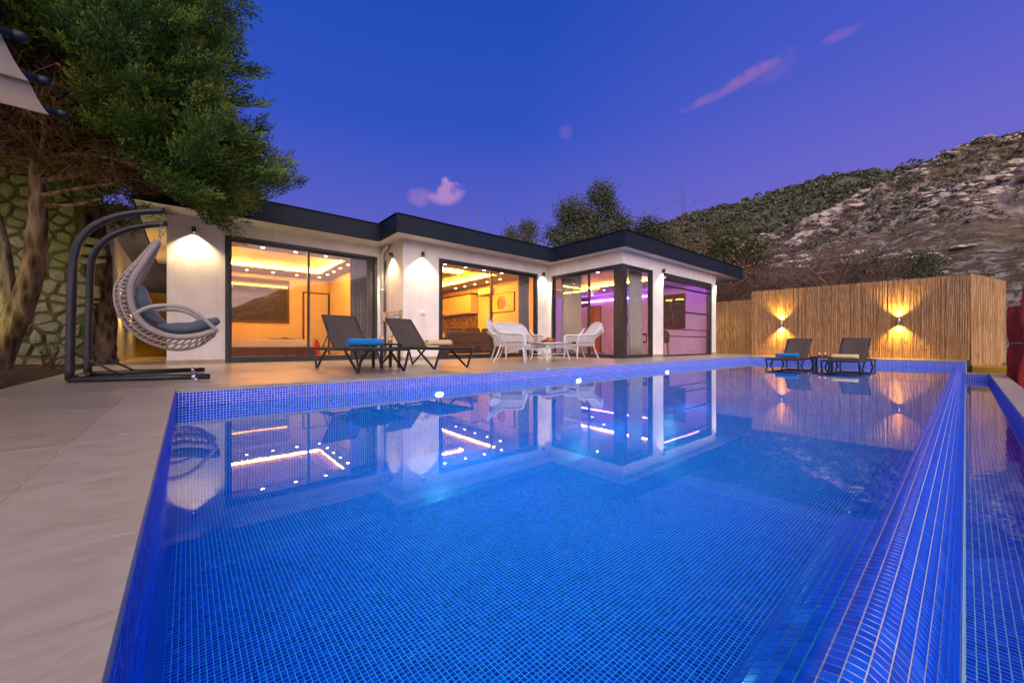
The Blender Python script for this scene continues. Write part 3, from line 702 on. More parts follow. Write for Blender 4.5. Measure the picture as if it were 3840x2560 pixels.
def cove_ceiling(x0, y0, x1, y1, tx0, ty0, tx1, ty1, mat, zb=2.7, zt=2.86, sides='NESW', led='cove'):
    m = MB(); m.box(x0,y0,zt,x1,y1,zt+0.03); m.build('ceiling', MT[mat], villa)
    m = MB(); lip = 0.05
    m.box(x0,y0,zb,x1,ty0,zb+0.035); m.box(x0,ty1,zb,x1,y1,zb+0.035); m.box(x0,ty0,zb,tx0,ty1,zb+0.035); m.box(tx1,ty0,zb,x1,ty1,zb+0.035)
    m.build('ceiling_border', MT[mat], villa)
    s = 0.03; z0, z1 = zb+0.05, zb+0.105
    if 'E' in sides: k = MB(); k.box(tx1+s,ty0,z0,tx1+s+0.012,ty1,z1); k.build('light_strip', MT[led], villa)
    if 'W' in sides: k = MB(); k.box(tx0-s-0.012,ty0,z0,tx0-s,ty1,z1); k.build('light_strip', MT[led], villa)
    if 'N' in sides: k = MB(); k.box(tx0,ty1+s,z0,tx1,ty1+s+0.012,z1); k.build('light_strip', MT[led], villa)
    if 'S' in sides: k = MB(); k.box(tx0,ty0-s-0.012,z0,tx1,ty0-s,z1); k.build('light_strip', MT[led], villa)
cove_ceiling(-0.10,AY+0.2,3.96,14.95, 0.35,11.15,3.36,13.85, 'ceil_in', led='cove_hot')
cove_ceiling(BX+0.2,BY+0.2,8.96,16.2, 4.9,10.15,7.95,14.2, 'ceil_in')
m = MB(); m.box(5.4,11.0,2.74,7.0,12.6,2.80); m.build('ceiling_panel', MT['ceil_in'], villa)
k = MB()
for b in [(5.32,10.92,2.80,7.08,10.93,2.845),(5.32,12.67,2.80,7.08,12.68,2.845),(7.07,10.94,2.80,7.08,12.66,2.845)]: k.box(*b)
k.build('light_strip', MT['cove_hot'], villa)
cove_ceiling(9.37,WY+0.2,EX-0.2,13.25, 10.2,7.0,12.9,11.2, 'lilac_in', zb=2.68, zt=2.84, sides='EW', led='cove_soft')
k = MB(); k.box(EX-0.27,8.4,2.42,EX-0.245,13.1,2.455); k.build('light_strip', MT['violet_led'], villa)
k = MB(); k.box(11.5,WY+0.42,2.56,14.8,WY+0.45,2.60); k.build('light_strip', MT['violet_led'], villa)
# recessed downlights
dl = MB(); dl.lathe([(0.052,-0.004),(0.052,0.004),(0.036,0.004)], n=14, cap=False)
dl_me = bpy.data.meshes.new('downlight'); dl_me.from_pydata(dl.v, [], dl.f); dl_me.materials.append(MT['white_plastic'])
bl = MB(); bl.lathe([(0.036,0.0),(0.036,0.008)], n=14); bl_me = bpy.data.meshes.new('bulb'); bl_me.from_pydata(bl.v, [], bl.f); bl_me.materials.append(MT['down_glow'])
def downlight(x, y, z):
    o = bpy.data.objects.new('downlight', dl_me); col.objects.link(o); o.parent = villa; o.location = (x,y,z-0.003)
    b = bpy.data.objects.new('bulb', bl_me); col.objects.link(b); b.parent = o; b.location = (0,0,-0.003)
for x in (0.68,1.38,2.08,2.78,3.5): downlight(x, 10.82, 2.7)
for y in (11.56,12.27,12.97,13.66): downlight(3.56, y, 2.7)
for x in (0.72,1.42,2.12,2.80,3.5): downlight(x, 14.42, 2.7)
for x in (5.69,6.40,7.09,7.79): downlight(x, 9.72, 2.7)
for y in (10.68,11.47,12.25,12.96,13.65): downlight(8.5, y, 2.7)
for x in (6.0,6.9,7.7): downlight(x, 14.7, 2.7)
for x, y in [(10.0,8.5),(10.0,7.58),(11.9,6.75),(13.2,6.75),(13.5,8.56),(13.5,9.9),(14.5,11.3),(14.5,12.3)]: downlight(x, y, 2.68)  # last two are added to throw more amber on the orange panels
# drain pipe in the corner
m = MB(); m.tube([(4.0,10.09,0.08),(4.0,10.09,2.78),(4.0,10.02,2.88),(4.0,9.72,2.96)], 0.042, 10)
p = m.build('drain_pipe', MT['soffit'], villa, True)
for z in (0.6,1.85): m = MB(); m.lathe([(0.05,-0.02),(0.05,0.02)], (4.0,10.09,z), 12); m.build('bracket', MT['soffit'], p)
m = MB(); m.tube([(4.03,9.98,0.1),(4.03,9.98,2.6)], 0.02, 8); m.build('cable_duct', MT['frame'], villa, True)
m = MB(); m.box(3.95,10.128,0.66,4.0-0.02,AY-0.0,0.92) if False else m.box(3.905,AY-0.02,0.62,3.99,AY,0.95); m.build('meter_cover', MT['white_plastic'], villa, bevel=0.004)
m = MB(); m.box(4.53,BY-0.035,1.15,4.59,BY,1.23); m.box(4.594,BY-0.035,1.15,4.655,BY,1.23); m.build('outdoor_socket', MT['white_plastic'], villa, bevel=0.008)

# ---- exterior wall lamps
def wall_lamp(loc, nrm, label, energy=14):
    """short down-facing can on a wall; nrm points away from the wall"""
    rz = math.atan2(nrm[1], nrm[0]) - R(-90)
    t = thing('wall_lamp', label, 'wall lamp', loc, rz, 'down-facing wall lamps on the villa')   # local -Y is away from the wall
    m = MB(); m.box(-0.03,-0.018,-0.04,0.03,-0.001,0.04); m.build('bracket', MT['bronze'], t, bevel=0.003)
    m = MB(); m.lathe([(0.001,0.062),(0.034,0.060),(0.037,0.054),(0.037,-0.05),(0.032,-0.055),(0.030,-0.05),(0.028,0.02)], (0,-0.062,0), 16, cap=False); m.build('shade', MT['bronze'], t, True)
    m = MB(); m.lathe([(0.001,-0.046),(0.018,-0.045),(0.026,-0.034),(0.026,-0.02)], (0,-0.062,0), 14, cap=False); m.build('bulb', MT['lamp_glow'], t, True)
    lamp('spot', 'SPOT', (0,-0.072,-0.062), energy, (1.0,0.72,0.38), t, spot_size=R(118), spot_blend=0.75, shadow_soft_size=0.02, aim=(0,0.12,-1))
wall_lamp((0.11,AY,2.71), (0,-1), 'bronze down lamp on the white wall left of the leftmost glass door', 180)
wall_lamp((BX,9.58,2.70), (-1,0), 'bronze down lamp on the recessed side wall beside the drain pipe', 105)
wall_lamp((4.58,BY,2.68), (0,-1), 'bronze down lamp left of the middle glass door, above the white socket', 180)
wall_lamp((8.90,BY,2.68), (0,-1), 'bronze down lamp in the inner corner right of the middle glass door', 140)
wall_lamp((11.30,WY,2.67), (0,-1), 'bronze down lamp on the white pillar beside the horizontal-rail window', 85)
wall_lamp((15.25,WY,2.68), (0,-1), 'bronze down lamp at the far right end of the villa', 105)
# ================================================================ things inside the villa
def curtain(name, label, p0, p1, z0, z1, mat, folds=9, amp=0.035, taper=0.0):
    a, b = Vector((*p0,0)), Vector((*p1,0)); d = (b-a); n = Vector((-d.y, d.x, 0)).normalized(); m = MB()
    def f(u, v):
        s = 1 - taper*(1-abs(2*v-1))*0.5
        q = a + d*(0.5 + (u-0.5)*s) + n*(amp*math.sin(u*folds*2*math.pi + 0.6*math.sin(v*5)) * (0.7+0.3*v))
        return (q.x, q.y, z1 + (z0-z1)*v)
    m.grid(f, folds*10, 8); o = m.build(name, MT[mat], None, True)
    s = o.modifiers.new('thick', 'SOLIDIFY'); s.thickness = 0.004
    return tag(o, label, 'curtain')
curtain('curtain', 'grey curtain at the right edge inside the leftmost glass door', (3.30,10.50), (3.86,10.50), 0.03, 2.66, 'curtain_dark', 6)
curtain('curtain', 'grey curtain at the right edge inside the middle glass door', (8.18,9.32), (8.62,9.32), 0.03, 2.62, 'curtain_dark', 5)
curtain('curtain', 'beige curtain inside the left end of the glass corner', (9.52,8.70), (9.52,7.85), 0.03, 2.6, 'curtain', 8)
curtain('curtain', 'beige curtain inside the front pane of the glass corner', (9.98,6.42), (10.66,6.42), 0.03, 2.6, 'curtain', 7)
# bedroom
t = thing('bed', 'low bed with white mattress and dark brown base in the left room', 'bed', (1.5,14.0,0))
m = MB(); m.box(-1.5,-0.95,0.30,1.5,0.85,0.54); m.build('mattress', MT['linen'], t, bevel=0.04, seg=3)
m = MB(); m.box(-1.5,-0.93,0.013,1.5,0.85,0.30); m.build('base', MT['wood_dark'], t, bevel=0.01)
m = MB()
m.grid(lambda u, v: (0.35+0.9*u + 0.02*math.sin(v*9), -0.55+0.35*v, 0.545 + 0.045*math.sin(math.pi*u)*math.sin(math.pi*v)*(1+0.4*math.sin(u*14))), 16, 8); m.build('throw', MT['sofa'], t, True)
t = thing('wall_screen', 'wide dark glossy screen in a dark frame on the back wall of the left room', 'screen', (1.3,14.88,1.82))
gl = NT('dark_glossy_glass'); gl.pbr((0.05,0.045,0.045), 0.03, 0.9); 
m = MB(); m.box(-1.30,-0.03,-0.66,1.30,-0.022,0.66); m.build('panel', gl.m, t)
m = MB(); m.box(-1.36,-0.05,-0.72,1.36,-0.0,-0.66); m.box(-1.36,-0.05,0.66,1.36,0,0.72); m.box(-1.36,-0.05,-0.66,-1.30,0,0.66); m.box(1.30,-0.05,-0.66,1.36,0,0.66); m.build('frame', MT['wood_dark'], t, bevel=0.005)
t = thing('interior_door', 'cream panelled door at the back of the left room', 'door', (3.5,14.87,0.012))
m = MB(); m.box(-0.38,-0.03,0,0.38,0.02,2.15); d = m.build('leaf', MT['cream'], t)
for z0, z1 in ((0.15,0.5),(0.6,0.95),(1.1,2.0)): m = MB(); m.box(-0.28,-0.038,z0,0.28,-0.03,z1); m.build('panel', MT['cream'], d, bevel=0.004)
m = MB(); m.box(-0.43,-0.04,0,-0.38,0.02,2.2); m.box(0.38,-0.04,0,0.43,0.02,2.2); m.box(-0.38,-0.04,2.15,0.38,0.02,2.2); m.build('door_frame', MT['wood_dark'], t)
t = thing('fire_extinguisher', 'small red fire extinguisher standing inside the leftmost glass door', 'extinguisher', (3.05,12.9,0.012))
m = MB(); m.lathe([(0.07,0.0),(0.075,0.02),(0.075,0.36),(0.06,0.42),(0.025,0.45),(0.02,0.47)], n=16); m.build('cylinder', MT['red_paint'], t, True)
m = MB(); m.box(-0.02,-0.05,0.47,0.02,0.05,0.50); m.bar((0,-0.05,0.50),(0,0.09,0.54),0.02,0.012); m.build('valve', MT['black'], t)
m = MB(); m.tube(smoothpath([(0,0.03,0.48),(0.07,0.06,0.44),(0.09,0.04,0.3),(0.085,0.02,0.15)],5), 0.01, 6); m.build('hose', MT['black'], t, True)
# kitchen / living room
t = thing('kitchen_cabinet', 'cream wall cabinets above a patterned splashback in the middle room', 'cabinet', (8.6,14.0,0))
m = MB(); m.box(0.0,-1.33,1.62,0.34,1.6,2.36); m.build('carcass', MT['cream'], t)
for k in range(5):
    for z0, z1 in ((1.63,1.98),(1.99,2.35)):
        m = MB(); y0 = -1.33+k*0.586; m.box(-0.018,y0+0.003,z0,0.0,y0+0.583,z1); d = m.build('cabinet_door', MT['cream'], t, bevel=0.003)
        if z0 < 1.7: m = MB(); m.box(-0.036,y0+0.22,z0+0.03,-0.018,y0+0.36,z0+0.045); m.build('handle', MT['chrome'], d)
m = MB(); m.box(-0.03,-1.35,2.36,0.34,1.6,2.43); m.build('cornice', MT['wood_dark'], t)
mz = NT('mosaic_splashback'); vo = mz.n('ShaderNodeTexVoronoi'); vo.inputs['Scale'].default_value = 22; mz.l(mz.coord('Object'), vo.inputs['Vector'])
mz.pbr(mz.ramp(vo.outputs['Color'], [(0.2,(0.03,0.02,0.016)),(0.5,(0.12,0.08,0.06)),(0.85,(0.40,0.32,0.26))]), 0.3)
m = MB(); m.box(0.31,-1.33,0.95,0.335,1.6,1.62); m.build('splashback', mz.m, t)
m = MB(); m.box(-0.25,-1.33,0.012,0.33,1.6,0.90); m.build('base_units', MT['cream'], t)
m = MB(); m.box(-0.28,-1.35,0.90,0.335,1.6,0.945); m.build('worktop', MT['wood_dark'], t, bevel=0.004)
pt = NT('mandala_print'); v = pt.coord('Object'); sp = pt.n('ShaderNodeSeparateXYZ'); pt.l(v, sp.inputs[0])
ln = pt.math('SQRT', pt.math('ADD', pt.math('MULTIPLY', sp.outputs[1], sp.outputs[1]), pt.math('MULTIPLY', sp.outputs[2], sp.outputs[2])))
an = pt.math('ARCTAN2', sp.outputs[2], sp.outputs[1])
pet = pt.math('ADD', pt.math('MULTIPLY', ln, 46.0), pt.math('MULTIPLY', pt.math('SINE', pt.math('MULTIPLY', an, 10.0)), 1.3))
rings = pt.math('MULTIPLY_ADD', pt.math('SINE', pet), 0.5, 0.5)
mc = pt.ramp(rings, [(0.15,(0.10,0.09,0.10)),(0.4,(0.45,0.13,0.03)),(0.6,(0.62,0.50,0.30)),(0.85,(0.12,0.14,0.16))])
edge = pt.ramp(pt.math('ADD', ln, pt.math('MULTIPLY', pt.noise(v, 14, 3), 0.06)), [(0.27,(1,1,1)),(0.31,(0,0,0))])
pt.pbr(pt.mix(edge, (0.80,0.62,0.20), mc), 0.6)
t = thing('canvas_print', 'canvas print of a round petalled ornament on the wall of the middle room', 'picture', (8.95,11.15,1.92))
m = MB(); m.box(-0.035,-0.72,-0.33,-0.005,0.72,0.33); m.build('canvas', pt.m, t)
m = MB(); m.box(-0.04,-0.74,-0.35,-0.0,0.74,-0.33); m.box(-0.04,-0.74,0.33,0,0.74,0.35); m.box(-0.04,-0.74,-0.33,0,-0.72,0.33); m.box(-0.04,0.72,-0.33,0,0.74,0.33); m.build('frame', MT['wood_dark'], t)
t = thing('air_conditioner', 'white wall air conditioner above the print in the middle room', 'air conditioner', (8.95,12.0,2.42))
m = MB(); m.box(-0.2,-0.42,-0.14,-0.003,0.42,0.14); b = m.build('casing', MT['white_plastic'], t, bevel=0.03, seg=3)
m = MB(); m.box(-0.205,-0.38,-0.12,-0.16,0.38,-0.10); m.build('flap', MT['grey_paint'], b)
t = thing('sofa', 'dark brown sofa in the middle room behind the wicker seats', 'sofa', (7.3,10.9,0.012))
m = MB(); m.box(-1.1,-0.42,0.08,1.1,0.42,0.42); m.build('seat', MT['sofa'], t, bevel=0.05, seg=3)
m = MB(); m.box(-1.1,-0.48,0.08,1.1,-0.26,0.80); m.build('backrest', MT['sofa'], t, bevel=0.07, seg=3)
for x in (-1.22,1.0): m = MB(); m.box(x,-0.45,0.05,x+0.22,0.44,0.60); m.build('armrest', MT['sofa'], t, bevel=0.06, seg=3)
for x in (-0.7,0.0,0.7): m = MB(); m.box(x-0.3,-0.3,0.5,x+0.3,-0.12,0.92); m.build('cushion', MT['sofa'], t, bevel=0.07, seg=3)
# glazed wing
t = thing('chandelier', 'small crystal chandelier hanging inside the glass corner room', 'chandelier', (12.0,9.35,2.68))
m = MB(); m.lathe([(0.08,-0.03),(0.08,0.0)], n=16); m.tube([(0,0,-0.03),(0,0,-0.14)], 0.01, 6); m.build('rose', MT['chrome'], t)
cr = NT('crystal'); cr.pbr((0.85,0.84,0.86), 0.05, 1.0, 0.35)
for k in range(46):
    a = k*2.39996; r = 0.05+0.24*math.sqrt(k/46.0); m = MB(); z = -0.14 - 0.20*(1-r/0.3) - 0.05*random.random()
    s = 0.02+0.012*random.random(); m.add([(r*math.cos(a)+x*s,r*math.sin(a)+y*s,z+q*s*1.8) for x,y,q in ((1,0,0),(-1,0,0),(0,1,0),(0,-1,0),(0,0,1),(0,0,-1))], [(0,2,4),(2,1,4),(1,3,4),(3,0,4),(2,0,5),(1,2,5),(3,1,5),(0,3,5)]); m.build('crystal', cr.m, t)
m = MB(); m.lathe([(0.001,-0.2),(0.07,-0.19),(0.07,-0.17),(0.001,-0.16)], n=14); m.build('bulb', MT['lamp_glow'], t)
for (y0, y1, lab) in [(11.2,12.0,'panel painted orange as a lit doorway at the back of the glass corner room, right one'), (12.5,12.75,'narrow panel painted orange as a lit opening at the back of the glass corner room')]:
    t = thing('painted_doorway', lab, 'door', (EX-0.215,(y0+y1)/2,0.013)); w = (y1-y0)/2
    m = MB(); m.box(-0.03,-w+0.05,0.0,0.0,w-0.05,2.16); m.build('leaf', MT['lit_orange'], t)  # orange leaf stands in for the lit room behind the opening
    m = MB(); m.box(-0.06,-w,0,0.0,-w+0.05,2.2); m.box(-0.06,w-0.05,0,0,w,2.2); m.box(-0.06,-w+0.05,2.16,0,w-0.05,2.2); m.build('door_frame', MT['wood_dark'], t)
t = thing('wooden_window', 'dark wooden window in the end wall, seen through the horizontal-rail window', 'window', (EX-0.2,7.65,1.7))
m = MB(); m.box(-0.06,-0.5,-0.70,0.05,-0.42,0.70); m.box(-0.06,0.42,-0.70,0.05,0.5,0.70); m.box(-0.06,-0.42,-0.70,0.05,0.42,-0.62); m.box(-0.06,-0.42,0.62,0.05,0.42,0.70); m.box(-0.05,-0.03,-0.62,0.03,0.03,0.62); m.build('frame', MT['wood_dark'], t, bevel=0.005)
m = MB(); m.box(-0.01,-0.42,-0.62,0.0,-0.03,0.62); m.build('pane', MT['glass'], t); m = MB(); m.box(-0.01,0.03,-0.62,0.0,0.42,0.62); m.build('pane', MT['glass'], t)
def din_chair(loc, rz, lab):
    t = thing('dining_chair', lab, 'chair', loc, rz, 'dark dining chairs')
    m = MB(); m.box(-0.23,-0.23,0.42,0.23,0.23,0.48); m.build('seat', MT['sofa'], t, bevel=0.02)
    m = MB(); m.grid(lambda u, v: (0.26*math.cos(math.pi*(u*1.1-0.05)), 0.05+0.21*math.sin(math.pi*(u*1.1-0.05)), 0.46+ (0.20+0.26*math.sin(math.pi*u))*v), 20, 6); b = m.build('backrest', MT['sofa'], t, True)
    b.modifiers.new('thick','SOLIDIFY').thickness = 0.04
    for x in (-1,1):
        for y in (-1,1): m = MB(); m.tube([(x*0.18,y*0.18,0.43),(x*0.23,y*0.23,0.0)],[0.02,0.012],6); m.build('leg', MT['wood_dark'], t, True)
din_chair((12.45,7.2,0.012), R(180), 'dark dining chair behind the horizontal-rail window, nearer the pillar')
din_chair((13.5,7.3,0.012), R(120), 'dark dining chair behind the horizontal-rail window, farther from the pillar')
t = thing('dining_table', 'dark dining table behind the horizontal-rail window', 'table', (12.9,7.9,0.012))
m = MB(); m.box(-0.8,-0.4,0.72,0.8,0.4,0.76); m.build('top', MT['wood_dark'], t, bevel=0.006)
for x in (-0.72,0.72):
    for y in (-0.33,0.33): m = MB(); m.box(x-0.03,y-0.03,0,x+0.03,y+0.03,0.72); m.build('leg', MT['wood_dark'], t)
# orange room behind is only painted panels; violet light comes from the strips above
# ================================================================ loungers (local: head towards +Y, foot end at -Y, origin under the middle)
def make_lounger(label, loc, rz, group):
    t = thing('sun_lounger', label, 'sun lounger', loc, rz, group)
    L0, L1, W, H = -1.02, 0.92, 0.335, 0.335
    f = MB()
    for s in (-1, 1): f.bar((s*W,L0,H),(s*W,L1,H),0.03,0.042)
    f.bar((-W,L0+0.015,H-0.002),(W,L0+0.015,H-0.002),0.03,0.04); f.bar((-W,L1-0.015,H),(W,L1-0.015,H),0.03,0.04); f.bar((-W,0.16,H-0.012),(W,0.16,H-0.012),0.025,0.03)
    f.build('frame', MT['black'], t, bevel=0.006)
    for s in (-1, 1):
        for (ya, yb, yc) in ((L0+0.02,-0.86,-0.42), (0.86,0.72,0.30)):
            m = MB(); x = s*(W+0.008)
            m.tube(smoothpath([(x,ya,H-0.015),(x,ya+(yb-ya)*0.75,0.09),(x,yb,0.024),(x,yb+(yc-yb)*0.2,0.075),(x,yc,H-0.02)],5), 0.0185, 8)
            m.build('leg', MT['black'], t, True)
    # sling seat, slightly sagging
    m = MB()
    m.grid(lambda u, v: (-W+0.012+(2*W-0.024)*u, L0+0.03+(0.16-L0-0.03)*v, H+0.022-0.022*math.sin(math.pi*u)*math.sin(math.pi*v)), 10, 14)
    o = m.build('seat_sling', MT['sling'], t, True); o.modifiers.new('thick','SOLIDIFY').thickness = 0.006
    # raised backrest
    B = Vector((0,0.17,H+0.01)); ang = R(46); d = Vector((0,math.cos(ang),math.sin(ang))); n = Vector((0,-math.sin(ang),math.cos(ang))); BL = 0.74; BW = 0.272
    m = MB(); q = lambda s, k: tuple(B + Vector((s*BW,0,0)) + d*k)
    m.tube([q(-1,0),q(-1,BL)],0.016,8); m.tube([q(1,0),q(1,BL)],0.016,8); m.tube([q(-1,BL),q(1,BL)],0.016,8); bk = m.build('backrest', MT['black'], t, True)
    m = MB()
    m.grid(lambda u, v: tuple(B + Vector(((2*u-1)*(BW-0.004),0,0)) + d*(BL*v) - n*(0.03*math.sin(math.pi*u)*math.sin(math.pi*v) - 0.012)), 10, 12)
    o = m.build('back_sling', MT['sling'], bk, True); o.modifiers.new('thick','SOLIDIFY').thickness = 0.006
    for k in (0.40, BL-0.07):
        m = MB(); m.tube([tuple(B + Vector((x*BW,0,0)) + d*k - n*(0.045*math.cos(x*math.pi/2) + 0.0)) for x in (-1,-0.6,-0.2,0.2,0.6,1)], 0.011, 6); m.build('back_bar', MT['black'], bk, True)
    for s in (-1, 1): m = MB(); m.tube([tuple(B + Vector((s*(BW-0.02),0,0)) + d*0.36), (s*(BW-0.02),0.78,H-0.03)],0.010,6); m.build('stay', MT['black'], bk, True)
    m = MB()
    for s in (-1, 1):
        for k in range(4): m.box(s*(W-0.055)-0.012,0.30+k*0.12,H-0.02,s*(W-0.055)+0.012,0.35+k*0.12,H+0.012)
    m.build('ratchet', MT['black'], t)
    return t
def towel(label, loc, rz, mat, length=0.50, r=0.075, tilt=0.0):
    m = MB(); n = 22; turns = 2.6
    def prof(k, lo):
        return None
    # rolled cloth: spiral section extruded, plus soft outer skin
    pts = []
    for k in range(64):
        a = k/63.0*turns*2*math.pi; rr = r*(0.18+0.80*k/63.0); pts.append((rr*math.cos(a), rr*math.sin(a)))
    m.grid(lambda u, v: ((v-0.5)*length*(1+0.01*math.sin(u*40)), pts[int(round(u*63))][0]*(1+0.012*math.sin(v*31+u*9)), pts[int(round(u*63))][1]*0.92*(1+0.012*math.sin(v*23)) ), 64, 8)
    o = m.build('rolled_towel', MT[mat], None, True); o.modifiers.new('thick','SOLIDIFY').thickness = 0.012
    o.location = loc; o.rotation_euler = (0,tilt,rz)
    return tag(o, label, 'towel')
GL = 'sun loungers around the pool'
make_lounger('dark mesh sun lounger on the deck with a rolled blue towel', (2.03,6.18,0), R(5), GL)
towel('rolled bright blue towel on the lounger nearest the hanging chair', (2.056,5.86,0.430), R(5), 'blue_towel', 0.52, 0.078)
make_lounger('dark mesh sun lounger on the deck with a rolled yellow towel', (3.18,6.30,0), R(9), GL)
towel('rolled pale yellow towel on the deck lounger beside the wicker seats', (3.265,5.78,0.425), R(9), 'yellow_towel', 0.50, 0.07)
make_lounger('dark mesh sun lounger standing in the shallow water with a blue towel', (12.72,3.07,SHZ), R(-90), GL)
towel('rolled bright blue towel on the farther lounger in the shallow water', (12.20,3.07,SHZ+0.432), R(-90), 'blue_towel', 0.50, 0.07)
make_lounger('dark mesh sun lounger standing in the shallow water with a yellow towel', (12.60,1.86,SHZ), R(-92), GL)
towel('rolled pale yellow towel on the nearer lounger in the shallow water', (12.12,1.88,SHZ+0.432), R(-92), 'yellow_towel', 0.50, 0.07)
def side_table(label, loc, rz, h=0.42, w=0.21):
    t = thing('side_table', label, 'table', loc, rz, 'square side tables between loungers')
    m = MB(); m.box(-w,-w,h-0.035,w,w,h); m.build('top', MT['black'], t, bevel=0.006)
    for x in (-1,1):
        for y in (-1,1): m = MB(); m.box(x*(w-0.045)-(0.022),y*(w-0.045)-0.022,0,x*(w-0.045)+0.022,y*(w-0.045)+0.022,h-0.035); m.build('leg', MT['black'], t, bevel=0.004)
side_table('dark square side table between the two deck loungers', (2.60,6.40,0), R(4), 0.42, 0.20)
side_table('dark square side table standing in the shallow water', (13.0,2.47,SHZ), R(0), 0.40)
def glass(label, loc):
    t = thing('juice_glass', label, 'glass', loc, 0, 'glasses of orange juice')
    m = MB(); m.lathe([(0.030,0.0),(0.034,0.004),(0.038,0.12),(0.036,0.12),(0.032,0.008),(0.001,0.008)], n=18, cap=False); m.build('tumbler', MT['tumbler'], t, True)
    m = MB(); m.lathe([(0.0315,0.0085),(0.0355,0.100),(0.001,0.101)], n=18); m.build('juice', MT['juice'], t, True)
glass('glass of orange juice on the deck side table, nearer the blue towel', (2.52,6.38,0.42))
glass('glass of orange juice on the deck side table, nearer the yellow towel', (2.68,6.41,0.42))
glass('glass of orange juice on the side table in the water, left one', (12.92,2.53,SHZ+0.40))
glass('glass of orange juice on the side table in the water, right one', (12.98,2.42,SHZ+0.40))

# ================================================================ white wicker set
def weave(m, fn, nu, nv, r, nseg=None):
    """open basket weave over the surface fn(u,v): strands along u and along v, wavy in and out"""
    e = 1e-3
    def nrm(u, v):
        a = Vector(fn(min(1,u+e),v)) - Vector(fn(max(0,u-e),v)); b = Vector(fn(u,min(1,v+e))) - Vector(fn(u,max(0,v-e)))
        n = a.cross(b); return n.normalized() if n.length > 1e-12 else Vector((0,0,1))
    for i in range(nu+1):
        u = i/nu; K = nseg or max(8, nv)
        m.tube([Vector(fn(u,k/K)) + nrm(u,k/K)*(r*0.8*(1 if (k+i)%2 else -1)) for k in range(K+1)], r, 4, False)
    for j in range(nv+1):
        v = j/nv; K = max(8, nu)
        m.tube([Vector(fn(k/K,v)) + nrm(k/K,v)*(r*0.8*(-1 if (k+j)%2 else 1)) for k in range(K+1)], r, 4, False)
def wicker_seat(label, loc, rz, w=0.30, cat='chair', group='white wicker seats', sx=1.0):
    """local: sits facing -Y; w = half width"""
    t = thing('wicker_sofa' if w > 0.4 else 'wicker_chair', label, cat, loc, rz, group)
    sh = 0.40; wk = MT['wicker']
    m = MB(); m.box(-w+0.02,-0.27,sh-0.06,w-0.02,0.24,sh); m.build('seat_frame', wk, t, bevel=0.015)
    m = MB(); m.box(-w+0.05,-0.25,sh,w-0.05,0.20,sh+0.06); m.build('seat_cushion', MT['dark_cushion'], t, bevel=0.025, seg=3)
    # reclined rounded back with rolled rim
    def back(u, v):
        x = (2*u-1)*(w+0.06*v)
        top = 0.56*math.sqrt(max(0.0, 1-0.72*abs(2*u-1)**(2.6 if w < 0.4 else 5)))
        z = sh + top*v; y = 0.20 + 0.24*v*v*0.9 + 0.10*v - 0.10*abs(2*u-1)**2*(1-0.3*v)
        return (x,y,z)
    m = MB(); m.grid(lambda u, v: back(0.06+0.88*u,0.50+0.46*v), 24, 10)
    pan = m.build('back_panel', M_wick, t, True); pan.modifiers.new('thick','SOLIDIFY').thickness = 0.010
    m = MB(); weave(m, back, 26 if w < 0.4 else 46, 18, 0.0052); m.build('back_weave', wk, pan, True)
    m = MB(); m.tube([back(k/28.0,1.0) for k in range(29)], [0.016+0.014*math.sin(math.pi*k/28.0) for k in range(29)], 10); m.build('back_rim', wk, t, True)
    for s in (-1,1):
        a = [(s*(w+0.055),0.36,sh+0.42),(s*(w+0.05),0.22,sh+0.27),(s*(w+0.045),0.05,sh+0.235),(s*(w+0.04),-0.16,sh+0.235),(s*(w+0.03),-0.28,sh+0.20),(s*(w+0.0),-0.30,sh+0.05),(s*(w-0.02),-0.30,sh-0.05)]
        m = MB(); m.tube(smoothpath(a,5), 0.026, 9); ar = m.build('armrest', wk, t, True)
        def side(u, v, s=s): return (s*(w+0.035-0.01*(1-v)), -0.28+0.48*u, sh-0.02+0.24*v)
        m = MB(); weave(m, side, 16, 9, 0.0055); m.build('side_weave', wk, ar, True)
        m = MB(); m.tube(smoothpath([(s*(w-0.02),-0.28,sh-0.05),(s*(w+0.0),-0.31,0.14),(s*(w+0.012),-0.32,0.0)],4), [0.021]*5+[0.019,0.017,0.016,0.018], 9); m.build('leg', wk, t, True)
        m = MB(); m.tube(smoothpath([(s*(w-0.03),0.20,sh-0.02),(s*(w-0.01),0.27,0.18),(s*(w+0.01),0.36,0.0)],4), 0.018, 9); m.build('leg', wk, t, True)
    def skirt(u, v):
        return ((2*u-1)*(w-0.015), -0.29, sh-0.03-(0.10+0.11*abs(2*u-1)**2.2)*v)
    m = MB(); weave(m, skirt, 18 if w < 0.4 else 34, 7, 0.0055); m.build('skirt_weave', wk, t, True)
    m = MB(); m.tube([skirt(k/20.0,1.0) for k in range(21)], 0.012, 7); m.build('skirt_rim', wk, t, True)
    return t
def mk_wick():
    t = NT('wicker_panel'); v = t.coord('Object')
    w1 = t.n('ShaderNodeTexWave', wave_type='BANDS', bands_direction='Z'); w1.inputs['Scale'].default_value = 28; t.l(v, w1.inputs[0])
    w2 = t.n('ShaderNodeTexWave', wave_type='BANDS', bands_direction='X'); w2.inputs['Scale'].default_value = 28; t.l(v, w2.inputs[0])
    h = t.math('MULTIPLY', w1.outputs['Fac'], w2.outputs['Fac'])
    t.pbr(t.ramp(h, [(0.0,(0.50,0.50,0.52)),(0.6,(0.70,0.70,0.72))]), 0.6, 0.3, 0, t.bump(h, 0.6, 0.006)); return t.m
M_wick = mk_wick()
wicker_seat('white wicker armchair with its curved back towards the loungers', (5.50,6.52,0), R(44))
wicker_seat('white wicker armchair nearest the glass corner, facing the tray of fruit', (7.86,6.50,0), R(-106))
